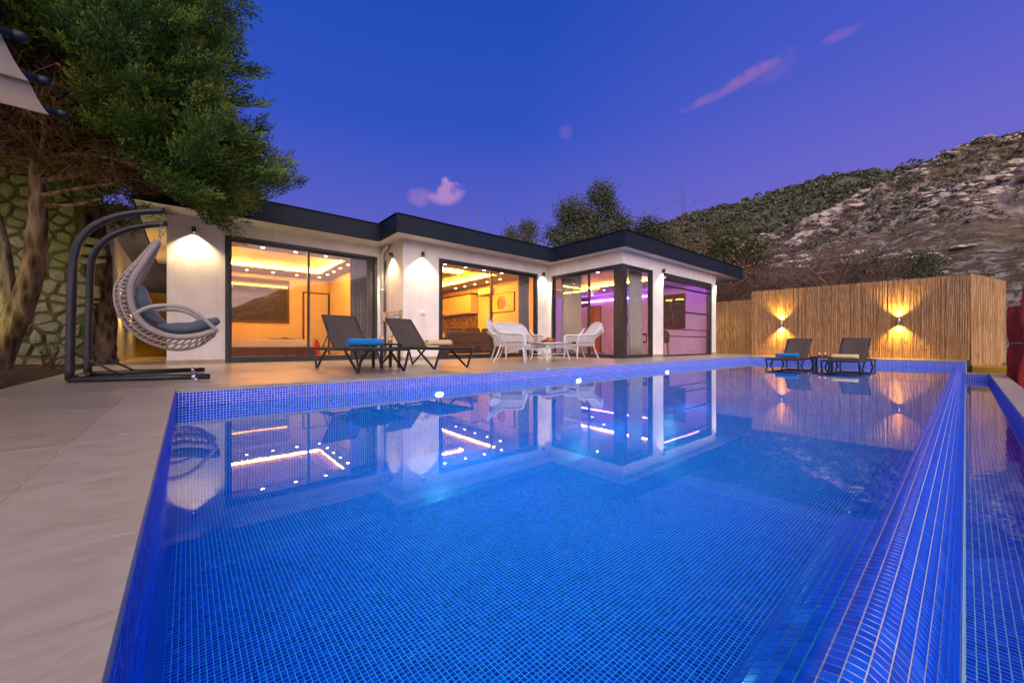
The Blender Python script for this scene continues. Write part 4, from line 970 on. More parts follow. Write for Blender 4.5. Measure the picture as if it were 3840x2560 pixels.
wicker_seat('white wicker two-seat sofa against the middle glass door', (6.68,7.62,0), R(-4), 0.62, 'sofa')
t = thing('wicker_table', 'low white wicker coffee table holding a tray of fruit', 'table', (6.62,6.40,0), R(6))
m = MB(); m.box(-0.46,-0.27,0.42,0.46,0.27,0.445); m.build('top', MT['wicker'], t, bevel=0.01)
m = MB(); m.tube([(-0.47,-0.28,0.43),(0.47,-0.28,0.43),(0.47,0.28,0.43),(-0.47,0.28,0.43)],0.017,7,closed=True); m.build('rim', MT['wicker'], t, True)
m = MB(); m.box(-0.38,-0.2,0.16,0.38,0.2,0.175); m.build('shelf', MT['wicker'], t, bevel=0.006)
for x in (-1,1):
    for y in (-1,1): m = MB(); m.tube(smoothpath([(x*0.41,y*0.22,0.42),(x*0.40,y*0.215,0.2),(x*0.45,y*0.25,0.0)],4),0.017,8); m.build('leg', MT['wicker'], t, True)
for y in (-0.25,0.25):
    m = MB(); weave(m, lambda u, v, y=y: (-0.40+0.8*u, y, 0.42-0.10*v-0.05*abs(2*u-1)**3*v), 24, 5, 0.0055); m.build('apron_weave', MT['wicker'], t, True)
t = thing('fruit_tray', 'dark tray of red and orange fruit on the white wicker table', 'fruit', (6.50,6.34,0.445))
m = MB(); m.lathe([(0.001,0.0),(0.16,0.0),(0.19,0.035),(0.182,0.036),(0.155,0.008),(0.001,0.008)], n=24, cap=False); m.build('tray', MT['wood_dark'], t, True)
fm = [M_plain('red_apple',(0.42,0.03,0.02),0.35), M_plain('orange_peel',(0.65,0.20,0.01),0.5), M_plain('green_apple',(0.30,0.34,0.05),0.4)]
for k in range(13):
    a = k*2.4; r = 0.045*math.sqrt(k); z = 0.045 if k > 3 else 0.085
    m = MB(); m.lathe([(0.001,-0.034),(0.02,-0.030),(0.035,-0.006),(0.032,0.018),(0.015,0.032),(0.001,0.027)], (r*math.cos(a),r*math.sin(a),z), 12, cap=False); m.build('fruit', fm[k%3 if k<9 else (k%2)], t, True)

# ================================================================ hanging chair
sw = thing('hanging_chair', 'hanging lounge chair of beige rope with grey cushions on a dark double-arc stand', 'swing chair', (-0.35,6.6,0))
def arc(pts, y0, y1):
    n = len(pts); return smoothpath([(x, y0+(y1-y0)*max(0,(z-1.2)/0.9), z) for x, z in pts], 5)
a1 = [(-0.945,0.04),(-0.938,0.53),(-0.928,1.02),(-0.915,1.36),(-0.875,1.55),(-0.78,1.72),(-0.62,1.86),(-0.42,1.96),(-0.20,2.03)]
for (y0, y1) in ((6.12,6.30), (7.10,6.92)):
    m = MB(); m.tube(arc(a1, y0, y1), 0.038, 12); m.build('post', MT['black'], sw, True, world=True)
for (p, q) in (((-0.945,6.12,0.038),(0.20,5.66,0.038)), ((-0.945,7.10,0.038),(0.20,7.22,0.038))):
    m = MB(); m.tube([p,q],0.032,10); b = m.build('base_tube', MT['black'], sw, True, world=True)
    c = Vector(q).lerp(Vector(p),0.10); m = MB(); m.tube([c, c.lerp(Vector(p),0.035)],0.035,10); m.tube([(c.x,c.y,0.0),(c.x,c.y,0.02)],0.03,8); m.build('foot_clamp', MT['chrome'], b, True)
m = MB(); m.tube([(-0.945,6.12,0.038),(-0.945,7.10,0.038)],0.032,10); m.build('base_tube', MT['black'], sw, True, world=True)
for y, y2 in ((6.12,6.0),(7.10,7.14)): m = MB(); m.tube([(-0.94,y,0.33),(-0.52,y2,0.05)],0.013,7); m.build('brace', MT['black'], sw, True, world=True)
for y in (6.30,6.92):        # chains
    top = Vector((-0.22,y,1.985)); bot = Vector((-0.27,6.61+(y-6.61)*0.18,1.70)); K = 9
    for k in range(K):
        p = top.lerp(bot,(k+0.5)/K); m = MB(); r = 0.012
        d = (bot-top).normalized(); sd = d.cross(Vector((0,1,0) if k%2 else (1,0,0))).normalized()
        m.tube([p + sd*(r*math.cos(a)) + d*(0.024*math.sin(a)) for a in [i*math.pi/5 for i in range(10)]], 0.0038, 5, closed=True); m.build('chain_link', MT['chrome'], sw, True, world=True)
rim = [(-0.28,1.70),(-0.345,1.53),(-0.42,1.34),(-0.485,1.17),(-0.505,1.03),(-0.49,0.87),(-0.45,0.745),(-0.375,0.63),(-0.255,0.545),(-0.11,0.50),(0.065,0.51),(0.20,0.553),(0.30,0.60)]
spn = [(-0.33,1.68),(-0.43,1.50),(-0.55,1.30),(-0.635,1.16),(-0.66,1.03),(-0.645,0.86),(-0.595,0.715),(-0.525,0.585),(-0.415,0.472),(-0.27,0.385),(-0.085,0.335),(0.13,0.385),(0.30,0.53)]
hw = [0.05,0.17,0.25,0.29,0.315,0.33,0.335,0.335,0.335,0.335,0.33,0.32,0.30]
NR = 96
rs = smoothpath([(a,0,b) for a,b in rim], 8); ss = smoothpath([(a,0,b) for a,b in spn], 8); hs = smoothpath([(h,0,0) for h in hw], 8); NS = len(rs)
def shell(t, s):          # t along, s in -1..1 across
    k = t*(NS-1); i = min(NS-2, int(k)); f = k-i
    r = rs[i].lerp(rs[i+1],f); p = ss[i].lerp(ss[i+1],f); h = hs[i].x*(1-f)+hs[i+1].x*f
    q = abs(s)**2.4; y = h*math.copysign(min(1.0,abs(s)**0.85), s)
    return Vector((p.x+(r.x-p.x)*q, 6.61+y, p.z+(r.z-p.z)*q))
for s in (-1, 1):
    m = MB(); m.tube([shell(k/60.0,s) for k in range(61)], 0.033, 10); rm = m.build('rim', MT['rope'], sw, True, world=True)
    m = MB()
    for k in range(150):
        t0 = k/150.0; c = shell(t0,s); d = (shell(min(1,t0+0.01),s)-c)
        if d.length < 1e-6: continue
        d.normalize(); a = d.orthogonal().normalized(); b = d.cross(a)
        m.tube([c + (a*math.cos(i*math.pi/4) + b*math.sin(i*math.pi/4))*0.0345 + d*(0.004*i/8) for i in range(9)], 0.0035, 4, False)
    m.build('rim_wrap', MT['rope'], rm, True)
m = MB()
for i in range(66):       # zigzag strands
    t0 = (i+0.5)/66.0; dt = 0.012*(1 if i%2 else -1)
    m.tube([shell(min(1,max(0,t0+dt*(1-abs(s)*2 if abs(s)<0.5 else 0)+dt*0.6*math.sin(abs(s)*9))), s) for s in [j/14.0-1 for j in range(29)]], 0.0062, 5, False)
m.build('strand_weave', MT['rope'], sw, True, world=True)
for s in (-0.72,-0.4,0.0,0.4,0.72):
    m = MB(); m.tube([shell(k/60.0,s) + Vector((-0.008,0,-0.008)) for k in range(61)], 0.010, 7); m.build('shell_rib', MT['rope'], sw, True, world=True)
for s in (-1, 1):
    y = 6.61+s*0.345
    m = MB(); m.tube(smoothpath([(-0.455,y,0.77),(-0.37,y+s*0.03,0.83),(-0.27,y+s*0.05,0.865),(-0.11,y+s*0.06,0.875),(0.03,y+s*0.05,0.84),(0.16,y+s*0.03,0.735),(0.30,y-s*0.02,0.58)],6), 0.023, 10); m.build('armrest', MT['rope'], sw, True, world=True)
# cushions: fat quilted pads following the shell
def pad(name, pts, th, w, parent):
    c = smoothpath([(a,0,b) for a,b in pts], 8); n = len(c); m = MB()
    def f(u, v):
        i = min(n-1, int(round(v*(n-1)))); a = c[max(0,i-1)]; b = c[min(n-1,i+1)]; d = (b-a).normalized(); nn = Vector((-d.z,0,d.x))
        e = (max(0,math.sin(math.pi*min(1,max(0,v))))**0.35) * (0.85+0.15*abs(math.cos(math.pi*v*3.0)))
        an = 2*math.pi*u; cx = math.copysign(abs(math.cos(an))**0.55, math.cos(an)); sx = math.copysign(abs(math.sin(an))**0.75, math.sin(an))
        p = c[i] + nn*(th*e*sx); return (p.x, 6.61 + w*e**0.4*cx, p.z)
    m.grid(f, 26, n, closed_u=True); return m.build(name, MT['cushion'], parent, True, world=True)
pad('back_cushion', [(-0.43,1.13),(-0.42,1.0),(-0.41,0.90),(-0.37,0.80),(-0.29,0.71),(-0.2,0.66)], 0.085, 0.28, sw)
pad('seat_cushion', [(-0.30,0.66),(-0.17,0.615),(-0.02,0.61),(0.14,0.65),(0.26,0.70),(0.34,0.745)], 0.085, 0.28, sw)

# ================================================================ towel rack in the recess
t = thing('towel_rack', 'small wooden wall rack with a pale blue towel in the recessed corner', 'towel rack', (BX-0.006,9.6,1.1))
m = MB(); m.box(-0.10,0.30,-0.10,-0.0,0.46,0.14); m.build('box', MT['light_wood'], t, bevel=0.004)
for k in range(6): m = MB(); m.box(-0.106,0.305+k*0.026,-0.09,-0.10,0.322+k*0.026,0.13); m.build('slat', MT['wicker'], t)
for z in (0.03,0.125): m = MB(); m.box(-0.06,-0.60,z-0.008,-0.035,0.30,z+0.008); m.build('rod', MT['light_wood'], t)
for y in (-0.58,): m = MB(); m.box(-0.05,y-0.02,0.0,0.0,y+0.0,0.15); m.build('bracket', MT['light_wood'], t)
tw = MB(); tw.grid(lambda u, v: (BX-0.05-0.018*math.cos(v*2*math.pi)-0.004*math.sin(u*30), 9.06+0.30*u, 1.24-0.24*abs(math.sin(v*math.pi)) if False else 1.238-0.235*abs(2*v-1)), 24, 13)
o = tw.build('hanging_towel', MT['blue_stripe'], None, True); o.modifiers.new('thick','SOLIDIFY').thickness = 0.004; tag(o, 'pale blue towel hanging on the wooden wall rack', 'towel')

# ================================================================ awning, upper left
t = thing('awning', 'beige fabric awning with dark tubular bars at the upper left', 'awning', (-3.0,4.5,0))
AZ = 2.60
for k in range(8):
    y = 5.56 - k*0.605; m = MB(); m.tube([(-5.0,y,AZ),(-0.93,y,AZ)],0.033,12); b = m.build('bar', MT['fascia'], t, True, world=True)
    m = MB(); m.tube([(-0.93,y,AZ),(-0.885,y,AZ),(-0.87,y,AZ)],[0.038,0.038,0.026],12); m.build('end_cap', MT['fascia'], b, True)
    if k < 7:
        m = MB(); m.grid(lambda u, v: (-5.0+4.015*u, y-0.605*v, AZ-0.040-0.03*math.sin(math.pi*v)), 3, 10); o = m.build('fabric', MT['awning'], t, True, world=True); o.modifiers.new('thick','SOLIDIFY').thickness = 0.003
for x, y in ((-4.9,5.56),(-4.9,1.4)): m = MB(); m.box(x-0.04,y-0.04,-0.1,x+0.04,y+0.04,AZ); m.build('post', MT['fascia'], t, world=True)
m = MB(); m.box(-4.96,1.3,AZ-0.12,-4.84,5.6,AZ-0.03); m.build('beam', MT['fascia'], t, world=True)
# ================================================================ reed fence
def reed_fence(label, p0, p1, zb0, zb1, zt0, zt1, seed, layers=3, pitch=0.0105):
    rnd = random.Random(seed); a, b = Vector((*p0,0)), Vector((*p1,0)); d = b-a; L = d.length; d.normalize(); n = Vector((-d.y,d.x,0))
    t = thing('reed_fence', label, 'fence', (a.x,a.y,min(zb0,zb1)), 0, 'reed fence panels')
    m = MB()
    for ly in range(layers):
        k = 0
        while k*pitch < L:
            s = (k + rnd.random()*0.9)*pitch; f = min(1, s/L); r = rnd.uniform(0.0035,0.0062)
            zt = zt0+(zt1-zt0)*f + rnd.gauss(0,0.012); zb = zb0+(zb1-zb0)*f + rnd.uniform(-0.005,0.005)
            o = n*((ly-1)*0.012 + rnd.uniform(-0.004,0.004)); lean = rnd.gauss(0,0.028)
            c = a + d*s + o
            pts = [c + Vector((0,0,zb)), c + d*(lean*0.5+rnd.gauss(0,0.009)) + n*rnd.gauss(0,0.003) + Vector((0,0,(zb+zt)/2)), c + d*lean + Vector((0,0,zt))]
            m.tube(pts, [r, r*0.95, r*rnd.uniform(0.55,0.9)], 4, False)
            k += 1
    o = m.build('reeds', MT['reed'], t, False, world=True); tag(o, kind='stuff')
    for z in (0.12, 0.5, 0.93):
        w = MB(); w.tube([a + n*0.018 + Vector((0,0,zb0+(zt0-zb0)*z)), b + n*0.018 + Vector((0,0,zb1+(zt1-zb1)*z))], 0.0016, 4); w.build('wire', MT['bronze'], t, world=True)
    # hidden posts behind
    K = max(2, int(L/1.4)+1)
    for i in range(K):
        f = i/(K-1); c = a.lerp(b,f) - n*0.06; z0 = zb0+(zb1-zb0)*f; z1 = zt0+(zt1-zt0)*f - 0.1
        p = MB(); p.box(c.x-0.02,c.y-0.02,z0-0.3,c.x+0.02,c.y+0.02,z1); p.build('post', MT['grey_paint'], t, world=True)
    return t
reed_fence('tall reed fence behind the pool with two lit lamps', (15.0,-0.06), (15.0,4.80), 0.0,0.0, 2.14,2.20, 1)
reed_fence('shaded lower reed fence panel beside the end of the villa', (16.5,5.0), (16.5,7.2), 0.0,0.0, 2.08,2.10, 2)
reed_fence('short reed fence panel angled behind the red canvas', (17.4,-0.72), (15.02,-0.09), -0.40,-0.12, 2.14,2.16, 3)
def fence_lamp(loc, label):
    t = thing('fence_lamp', label, 'wall lamp', loc, R(-90), 'up-and-down lamps on the reed fence')   # local -Y = away from fence (-X world)
    m = MB(); m.box(-0.045,-0.012,-0.07,0.045,0.012,0.07); m.build('backplate', MT['grey_paint'], t, bevel=0.003)
    for s in (-1,1):
        m = MB(); m.lathe([(0.030,0.0),(0.030,0.075),(0.026,0.075),(0.026,0.02)], (0,-0.055,0) , 16, cap=False); b = m.build('cup', MT['chrome'], t, True)
        if s < 0: b.rotation_euler = (0,R(180),0)
        m = MB(); m.lathe([(0.001,0.05),(0.02,0.05),(0.022,0.03),(0.001,0.03)], (0,-0.055,0), 12); g_ = m.build('bulb', MT['lamp_glow'], t, True)
        if s < 0: g_.rotation_euler = (0,R(180),0)
        lamp('spot', 'SPOT', (0,-0.062,s*0.08), 210.0, (1.0,0.58,0.10), t, spot_size=R(104), spot_blend=0.8, shadow_soft_size=0.02, aim=(0,0.16,s*1.0))
fence_lamp((14.962,3.90,1.06), 'up-and-down lamp on the reed fence behind the blue-towel lounger in the water')
fence_lamp((14.962,1.18,1.03), 'up-and-down lamp on the reed fence right of the two loungers in the water')
# yellow painted wall under the fence end, dark post, red tied canvas
o = MB().box(14.3,-2.6,-0.9,16.0,-0.10,-0.14).build('garden_wall', MT['yellow_paint'], bevel=0.01); tag(o, 'low yellow painted wall under the right end of the reed fence', 'wall')
o = MB().box(15.4,6.9,0.0,15.44,7.2,1.95).box(15.44,6.9,0,16.4,6.94,1.95).build('yellow_panel', MT['yellow_paint']); tag(o, 'narrow yellow panel between the villa end and the reed fence', 'panel')
o = MB().box(14.72,-0.93,-0.6,14.80,-0.85,1.80).build('fence_post', MT['grey_paint'], bevel=0.006); tag(o, 'dark grey post at the right end of the fence beside the red canvas', 'post')
def red_bundle(name, label, cx, cy, prof, seed, folds):
    rnd = random.Random(seed); ph = [rnd.uniform(0,6.28) for _ in range(6)]; m = MB(); zs = smoothpath([(r,0,z) for r,z in prof], 6); n = len(zs)
    def f(u, v):
        q = zs[min(n-1,int(round(v*(n-1))))]; a = 2*math.pi*u; r, z = q.x, q.z
        w = 1 + 0.24*(2*abs(((folds*a+ph[0]+0.3*math.sin(z*3+ph[1]))/6.2832) % 1.0 - 0.5)*2-1) + 0.07*math.sin((folds*2+1)*a+ph[2]+z*2.0) + 0.06*math.sin(5*z+3*a+ph[3])
        return (cx + r*w*math.cos(a), cy + r*w*math.sin(a), z)
    m.grid(f, 90, n, closed_u=True); t = thing(name, label, 'canvas cover', (cx,cy,prof[-1][1])); m.build('canvas', MT['red_canvas'], t, True, world=True)
    tie = min(prof, key=lambda p: abs(p[1]-0.42)); k = MB(); k.tube([(cx+(tie[0]*1.18)*math.cos(i*math.pi/10),cy+tie[0]*1.18*math.sin(i*math.pi/10),0.42+0.006*math.sin(i)) for i in range(20)],0.008,6,closed=True); k.build('tie_rope', MT['rope'], t, True, world=True)
    return t
red_bundle('red_canvas_cover', 'taller red canvas cover tied at its middle, at the right edge', 12.45, -1.02, [(0.235,1.56),(0.25,1.50),(0.26,1.1),(0.255,0.75),(0.215,0.42),(0.25,0.25),(0.28,-0.1),(0.29,-0.6)], 3, 6)
red_bundle('red_canvas_cover', 'shorter red canvas cover tied at its middle, nearer the reed fence', 13.30, -0.80, [(0.17,1.20),(0.185,1.16),(0.19,0.9),(0.185,0.6),(0.16,0.42),(0.185,0.28),(0.21,0.0),(0.22,-0.6)], 5, 5)

# ================================================================ side passage: boundary wall with ledge light, stone wall
o = MB().box(-1.42,11.95,0,-1.2,16.8,2.75).build('boundary_wall', MT['stucco'], bevel=0.01); tag(o, 'white boundary wall of the side passage behind the big tree trunk', 'wall')
o = MB().box(-1.2,16.4,0,-0.3,16.6,2.0).build('passage_gate', MT['yellow_paint']); tag(o, 'yellow-lit panel closing the side passage', 'gate')
for y, lab in ((12.9,'amber wall lamp low in the side passage, nearest one'), (15.2,'amber wall lamp in the side passage, far one')):
    t = thing('passage_lamp', lab, 'wall lamp', (-1.2,y,1.35), R(90)); m = MB(); m.box(-0.05,-0.05,-0.06,0.05,-0.001,0.06); m.build('casing', MT['chrome'], t, bevel=0.004)
    m = MB(); m.box(-0.03,-0.042,-0.064,0.03,-0.01,-0.061); m.build('bulb', MT['lamp_glow'], t)
    lamp('spot','SPOT',(0,-0.06,-0.07),60,(1.0,0.55,0.12),t,spot_size=R(110),spot_blend=0.6,shadow_soft_size=0.02,aim=(0,0.15,-1)); lamp('spot','SPOT',(0,-0.06,0.07),60,(1.0,0.50,0.10),t,spot_size=R(110),spot_blend=0.6,shadow_soft_size=0.02,aim=(0,0.15,1))
SWY = 10.95
o = MB().box(-9,17.4,-0.2,0.8,17.8,4.8).build('retaining_wall', MT['ground']); tag(o, 'dark retaining wall at the end of the side passage', 'wall')
mor = NT('mossy_mortar'); v = mor.coord('Object'); n1 = mor.noise(v, 2.2, 6); n2 = mor.noise(v, 18, 5)
mc = mor.mix(mor.ramp(n1, [(0.38,(0,0,0)),(0.55,(1,1,1))]), (0.12,0.10,0.075), (0.075,0.10,0.028)); mc = mor.mix(mor.math('MULTIPLY', n2, 0.5), mc, (0.05,0.045,0.03))
mor.pbr(mc, 0.95, 0.1, 0, mor.bump(n2, 0.8, 0.03))
wallm = MB(); NXW, NZW = 60, 40
wallm.grid(lambda u, v: (-7.5+6.0*u, SWY + 0.02*math.sin(u*90)*math.sin(v*50), -0.15+4.6*v), NXW, NZW)
wallm.box(-7.5,SWY+0.06,-0.15,-1.5,SWY+0.4,4.45)
swl = wallm.build('stone_wall', mor.m); tag(swl, 'rubble stone wall with mossy mortar behind the leaning trees', 'wall')
stn = NT('field_stone'); oi = stn.n('ShaderNodeObjectInfo'); v = stn.coord('Object')
cs = stn.ramp(oi.outputs['Random'], [(0.0,(0.20,0.15,0.10)),(0.2,(0.30,0.25,0.17)),(0.42,(0.26,0.23,0.12)),(0.6,(0.33,0.28,0.21)),(0.75,(0.24,0.10,0.045)),(0.86,(0.28,0.13,0.07)),(1.0,(0.34,0.30,0.24))], 'CONSTANT')
cs = stn.mix(stn.ramp(stn.noise(v, 9, 6), [(0.35,(0,0,0)),(0.7,(1,1,1))]), cs, (0.36,0.32,0.26)); 
gp = stn.n('ShaderNodeNewGeometry'); sz = stn.n('ShaderNodeSeparateXYZ'); stn.l(gp.outputs['Position'], sz.inputs[0])
cs = stn.mix(0.42, cs, (0.10,0.085,0.06))
moss = stn.math('MULTIPLY', stn.ramp(stn.noise(gp.outputs['Position'], 2.0, 5), [(0.40,(0,0,0)),(0.60,(1,1,1))]), 0.55)
cs = stn.mix(moss, cs, (0.12,0.15,0.03)); stn.pbr(cs, 0.9, 0.15, 0, stn.bump(stn.noise(v, 26, 6), 0.9, 0.02))
rnd = random.Random(11); pts = []
zz = -0.1; row = 0
while zz < 4.3:
    hz = rnd.uniform(0.15,0.23); xx = -3.35 + rnd.uniform(-0.1,0.1)
    while xx < -1.40: pts.append((xx + rnd.uniform(-0.07,0.07), zz + rnd.uniform(-0.07,0.07))); xx += rnd.uniform(0.17,0.30)
    zz += hz
def cell(i):
    px_, pz_ = pts[i]; poly = [(px_-0.3,pz_-0.3),(px_+0.3,pz_-0.3),(px_+0.3,pz_+0.3),(px_-0.3,pz_+0.3)]
    for j, (qx, qz) in enumerate(pts):
        if j == i or abs(qx-px_) > 0.6 or abs(qz-pz_) > 0.6: continue
        nx_, nz_ = qx-px_, qz-pz_; L = math.hypot(nx_,nz_); nx_ /= L; nz_ /= L; gap = 0.010 + 0.030*((i*7+j*13) % 10)/10
        lim = L/2 - gap; out = []
        for k in range(len(poly)):
            a_, b_ = poly[k], poly[(k+1)%len(poly)]; da = (a_[0]-px_)*nx_+(a_[1]-pz_)*nz_-lim; db = (b_[0]-px_)*nx_+(b_[1]-pz_)*nz_-lim
            if da <= 0: out.append(a_)
            if da*db < 0: t_ = da/(da-db); out.append((a_[0]+(b_[0]-a_[0])*t_, a_[1]+(b_[1]-a_[1])*t_))
        poly = out
        if len(poly) < 3: return None
    return poly
cnt = 0
for i, (px_, pz_) in enumerate(pts):
    if not (-3.2 < px_ < -1.5 and 0.0 < pz_ < 4.1) or cnt >= 300: continue
    poly = cell(i)
    if not poly: continue
    # round the corners a little
    rp = []
    for k in range(len(poly)):
        p0, p1, p2 = Vector(poly[k-1]), Vector(poly[k]), Vector(poly[(k+1)%len(poly)]); rp += [p1.lerp(p0,0.13), p1.lerp(p2,0.13)]
    m = MB(); c = Vector((px_,pz_)); n = len(rp); dp = rnd.uniform(0.018,0.05); vs_ = []
    for s_, y_ in ((1.0,0.03),(1.0,-dp*0.45),(0.86,-dp*0.9),(0.45,-dp*rnd.uniform(0.95,1.15))):
        for q in rp: w_ = c + (q-c)*s_*rnd.uniform(0.95,1.03); vs_.append((w_.x-px_, y_+rnd.uniform(-0.006,0.006), w_.y-pz_))
    fs_ = [(r_*n+k,r_*n+(k+1)%n,(r_+1)*n+(k+1)%n,(r_+1)*n+k) for r_ in range(3) for k in range(n)] + [tuple(3*n+k for k in range(n))]
    m.add(vs_, fs_); o = m.build('stone', stn.m, swl); o.location = (px_, SWY, pz_); cnt += 1

t = thing('garden_spotlight', 'small garden spotlight in the planting bed lighting the trunks and stone wall', 'garden light', (-2.75,7.9,0.03), R(-20))
m = MB(); m.lathe([(0.05,0.0),(0.05,0.10),(0.044,0.10),(0.044,0.03)], n=16, cap=False); m.build('housing', MT['black'], t, True)
m = MB(); m.lathe([(0.001,0.085),(0.043,0.085)], n=16, cap=False); m.build('lens', MT['lamp_glow'], t, True)
m = MB(); m.tube([(0,0,-0.15),(0,0,0.0)],0.01,6); m.build('spike', MT['black'], t, True)
lamp('spot','SPOT',(0,0,0.12),105,(0.85,0.92,0.16),t,spot_size=R(110),spot_blend=0.8,shadow_soft_size=0.04,aim=(0.25,0.62,1.0))
# ================================================================ trees
def leafmesh(name, V, F, tint, mat, parent):
    """V: (N,k,3) polygons of k verts each; tint: N values in 0..1 stored per face"""
    V = np.asarray(V, np.float32); n, k, _ = V.shape
    o = fast(name, V.reshape(-1,3), np.arange(n*k).reshape(n,k), mat, parent)
    at = o.data.attributes.new('tint', 'FLOAT', 'FACE'); at.data.foreach_set('value', np.asarray(tint, np.float32)[:len(o.data.polygons)])
    return o
def unit(a): return a/np.maximum(1e-9, np.linalg.norm(a, axis=-1, keepdims=True))
def plume_polys(rs, base, axis, up, length, width, nleaf, tint):
    """feathery sprays: base (N,3), axis/up unit (N,3); returns diamond leaflets"""
    N = len(base); side = unit(np.cross(axis, up)); up2 = np.cross(side, axis); V = []; T = []
    for k in range(nleaf):
        f = (k+0.6)/nleaf
        for s in (-1, 1):
            bend = rs.uniform(0.22,0.55,(N,1)); l = (length*(0.42*(1-f)+0.16))[:,None]*rs.uniform(0.7,1.25,(N,1))
            p = base + axis*(length*f)[:,None] + up2*(0.10*length*f*f)[:,None]
            d = unit(axis*(1-bend*0.55) + side*s*bend + up2*rs.uniform(-0.25,0.45,(N,1)))
            w = unit(np.cross(d, up2 + side*rs.uniform(-0.6,0.6,(N,1))))*(width*rs.uniform(0.7,1.2,N))[:,None]
            V.append(np.stack([p, p + d*l*0.5 + w, p + d*l, p + d*l*0.5 - w], 1)); T.append(np.clip(tint + 0.42*(f-0.4) + rs.normal(0,0.06,N),0,1))  # leaflets lighter towards the spray tip: new growth plus painted highlight
    p = base + axis*(length*0.85)[:,None] + up2*(0.09*length)[:,None]; l = (length*0.35)[:,None]; w = side*(width*1.1)[:,None]
    V.append(np.stack([p, p+axis*l*0.5+w, p+axis*l+up2*l*0.2, p+axis*l*0.5-w], 1)); T.append(np.clip(tint+0.25,0,1))
    return np.concatenate(V), np.concatenate(T)
rs = np.random.RandomState(5)
def cypress(root, cx, cy, zlo, zhi, rmax, nbr, density, seed, drop=0.25, low=()):
    rs = np.random.RandomState(seed); B = []; A = []; U = []; Ln = []; T = []; W = []; limb = MB(); dead = MB()
    for i in range(nbr):
        f = rs.rand()**1.15; z = zlo + (zhi-zlo)*f; az = rs.rand()*2*math.pi
        if i < len(low): f = 0.01; z, az = low[i]
        Rm = rmax*(1-f)**0.95*rs.uniform(0.72,1.06)*(0.80+0.2*min(1,f*8) if i >= len(low) else 0.86); d = np.array([math.cos(az),math.sin(az),0.0])
        z0 = z - drop*0.2; rise = rs.uniform(0.10,0.34)*Rm; K = 9
        path = [np.array([cx,cy,z0]) + d*Rm*t + np.array([0,0,rise*t - drop*Rm*(1.25 if i < len(low) else 0.6)*t*t*(1-f)]) + rs.normal(0,0.02,3) for t in np.linspace(0.04,1,K)]
        path[0] = np.array([cx,cy,z0])
        if f < 0.5: limb.tube([tuple(p) for p in path], [0.035*(1-0.85*k/K)*(1-0.5*f) for k in range(K)], 5, False)
        P_ = np.array(path); pruned = f < 0.075 and i >= len(low) and -2.5 < ((az+math.pi) % (2*math.pi))-math.pi < -1.15
        tips = [] if pruned else [(P_, 0.55 if f < 0.25 else 0.42, 1.0)]
        for sg in (() if pruned else (-1, 1, -1, 1)):  # flat side sprays
            q0 = P_[rs.randint(4,8)]; sd = np.array([-d[1],d[0],0.0])*sg*rs.uniform(0.35,0.8) + d*0.9 + np.array([0,0,rs.uniform(0.0,0.35)]); L_ = Rm*rs.uniform(0.26,0.42)+0.18
            tips.append((np.array([q0 + unit(sd)*L_*u_ + np.array([0,0,0.10*L_*u_*u_]) for u_ in np.linspace(0,1,K)]), 0.12, 0.75))
        for (Q_, tmin, wt) in tips:
            tt = np.clip(rs.normal(0.40,0.17),0.05,0.85); npl = int(density*(0.8+0.5*rs.rand())*wt*(0.55+0.35*Rm))
            for k in range(npl):
                t = tmin + (1-tmin)*rs.rand()**0.75; q = min(K-2, int(min(0.999,t)*(K-1))); ff = min(0.999,t)*(K-1)-q
                tg = unit(Q_[q+1]-Q_[q]); rr_ = 0.05 + 0.13*(1-t)
                p = Q_[q]*(1-ff)+Q_[q+1]*ff + rs.normal(0,1,3)*rr_*np.array([1,1,0.55])
                ax = tg*1.0 + rs.normal(0,1,3)*np.array([0.34,0.34,0.16]) + np.array([0,0,rs.uniform(0.0,0.30)])
                B.append(p); A.append(ax); U.append(np.array([0,0,1.0])+rs.normal(0,0.42,3)); Ln.append(rs.uniform(0.28,0.50)); T.append(np.clip(tt+rs.normal(0,0.10),0,1))
        if f < 0.34:                                  # dry brown inner twigs
            for k in range(int(34*Rm)):
                t = rs.uniform(0.10,0.80 if pruned else 0.60); q = min(K-2,int(t*(K-1))); p = path[q]+rs.normal(0,0.12,3); ax = unit(d*0.5+rs.normal(0,0.7,3)+np.array([0,0,-0.25])); l = rs.uniform(0.12,0.34)
                e = p+ax*l*0.6+rs.normal(0,0.03,3); dead.tube([tuple(p),tuple(e),tuple(e+ax*l*0.5+rs.normal(0,0.05,3))],[0.006,0.004,0.002],3,False)
    B, A, U, Ln, T = np.array(B), unit(np.array(A)), unit(np.array(U)), np.array(Ln), np.array(T); S = unit(np.cross(A,U)); U2 = np.cross(S,A); N = len(B); Vs = []; Ts = []
    for j in range(9):                                # each frond: sprays along both sides of its axis and one at the tip
        f = j/9.0; s = 1 if j % 2 else -1; tip = j == 8
        p = B + A*(Ln*f)[:,None] + U2*(0.12*Ln*f*f)[:,None]
        ax = unit(A*(1.0 if tip else 0.78) + S*(0.0 if tip else s)*rs.uniform(0.25,0.55,(N,1)) + U2*rs.uniform(-0.1,0.4,(N,1)))
        v_, t_ = plume_polys(rs, p, ax, U2, Ln*(0.42*(1-f)+0.22)*rs.uniform(0.8,1.2,N), np.full(N,0.0090), 3, np.clip(T+0.55*(f-0.45)+rs.normal(0,0.05,N),0,1)); Vs.append(v_); Ts.append(t_)  # light frond tips, dark bases: new growth plus highlight and shade painted in
    V, T = np.concatenate(Vs), np.concatenate(Ts)
    cr = leafmesh('crown', V, None, T, MT['cypress'], root); cr.location = tuple(-Vector(root.location))
    limb.build('limbs', MT['bark'], root, True, world=True); dead.build('dry_twigs', MT['twig'], root, False, world=True)
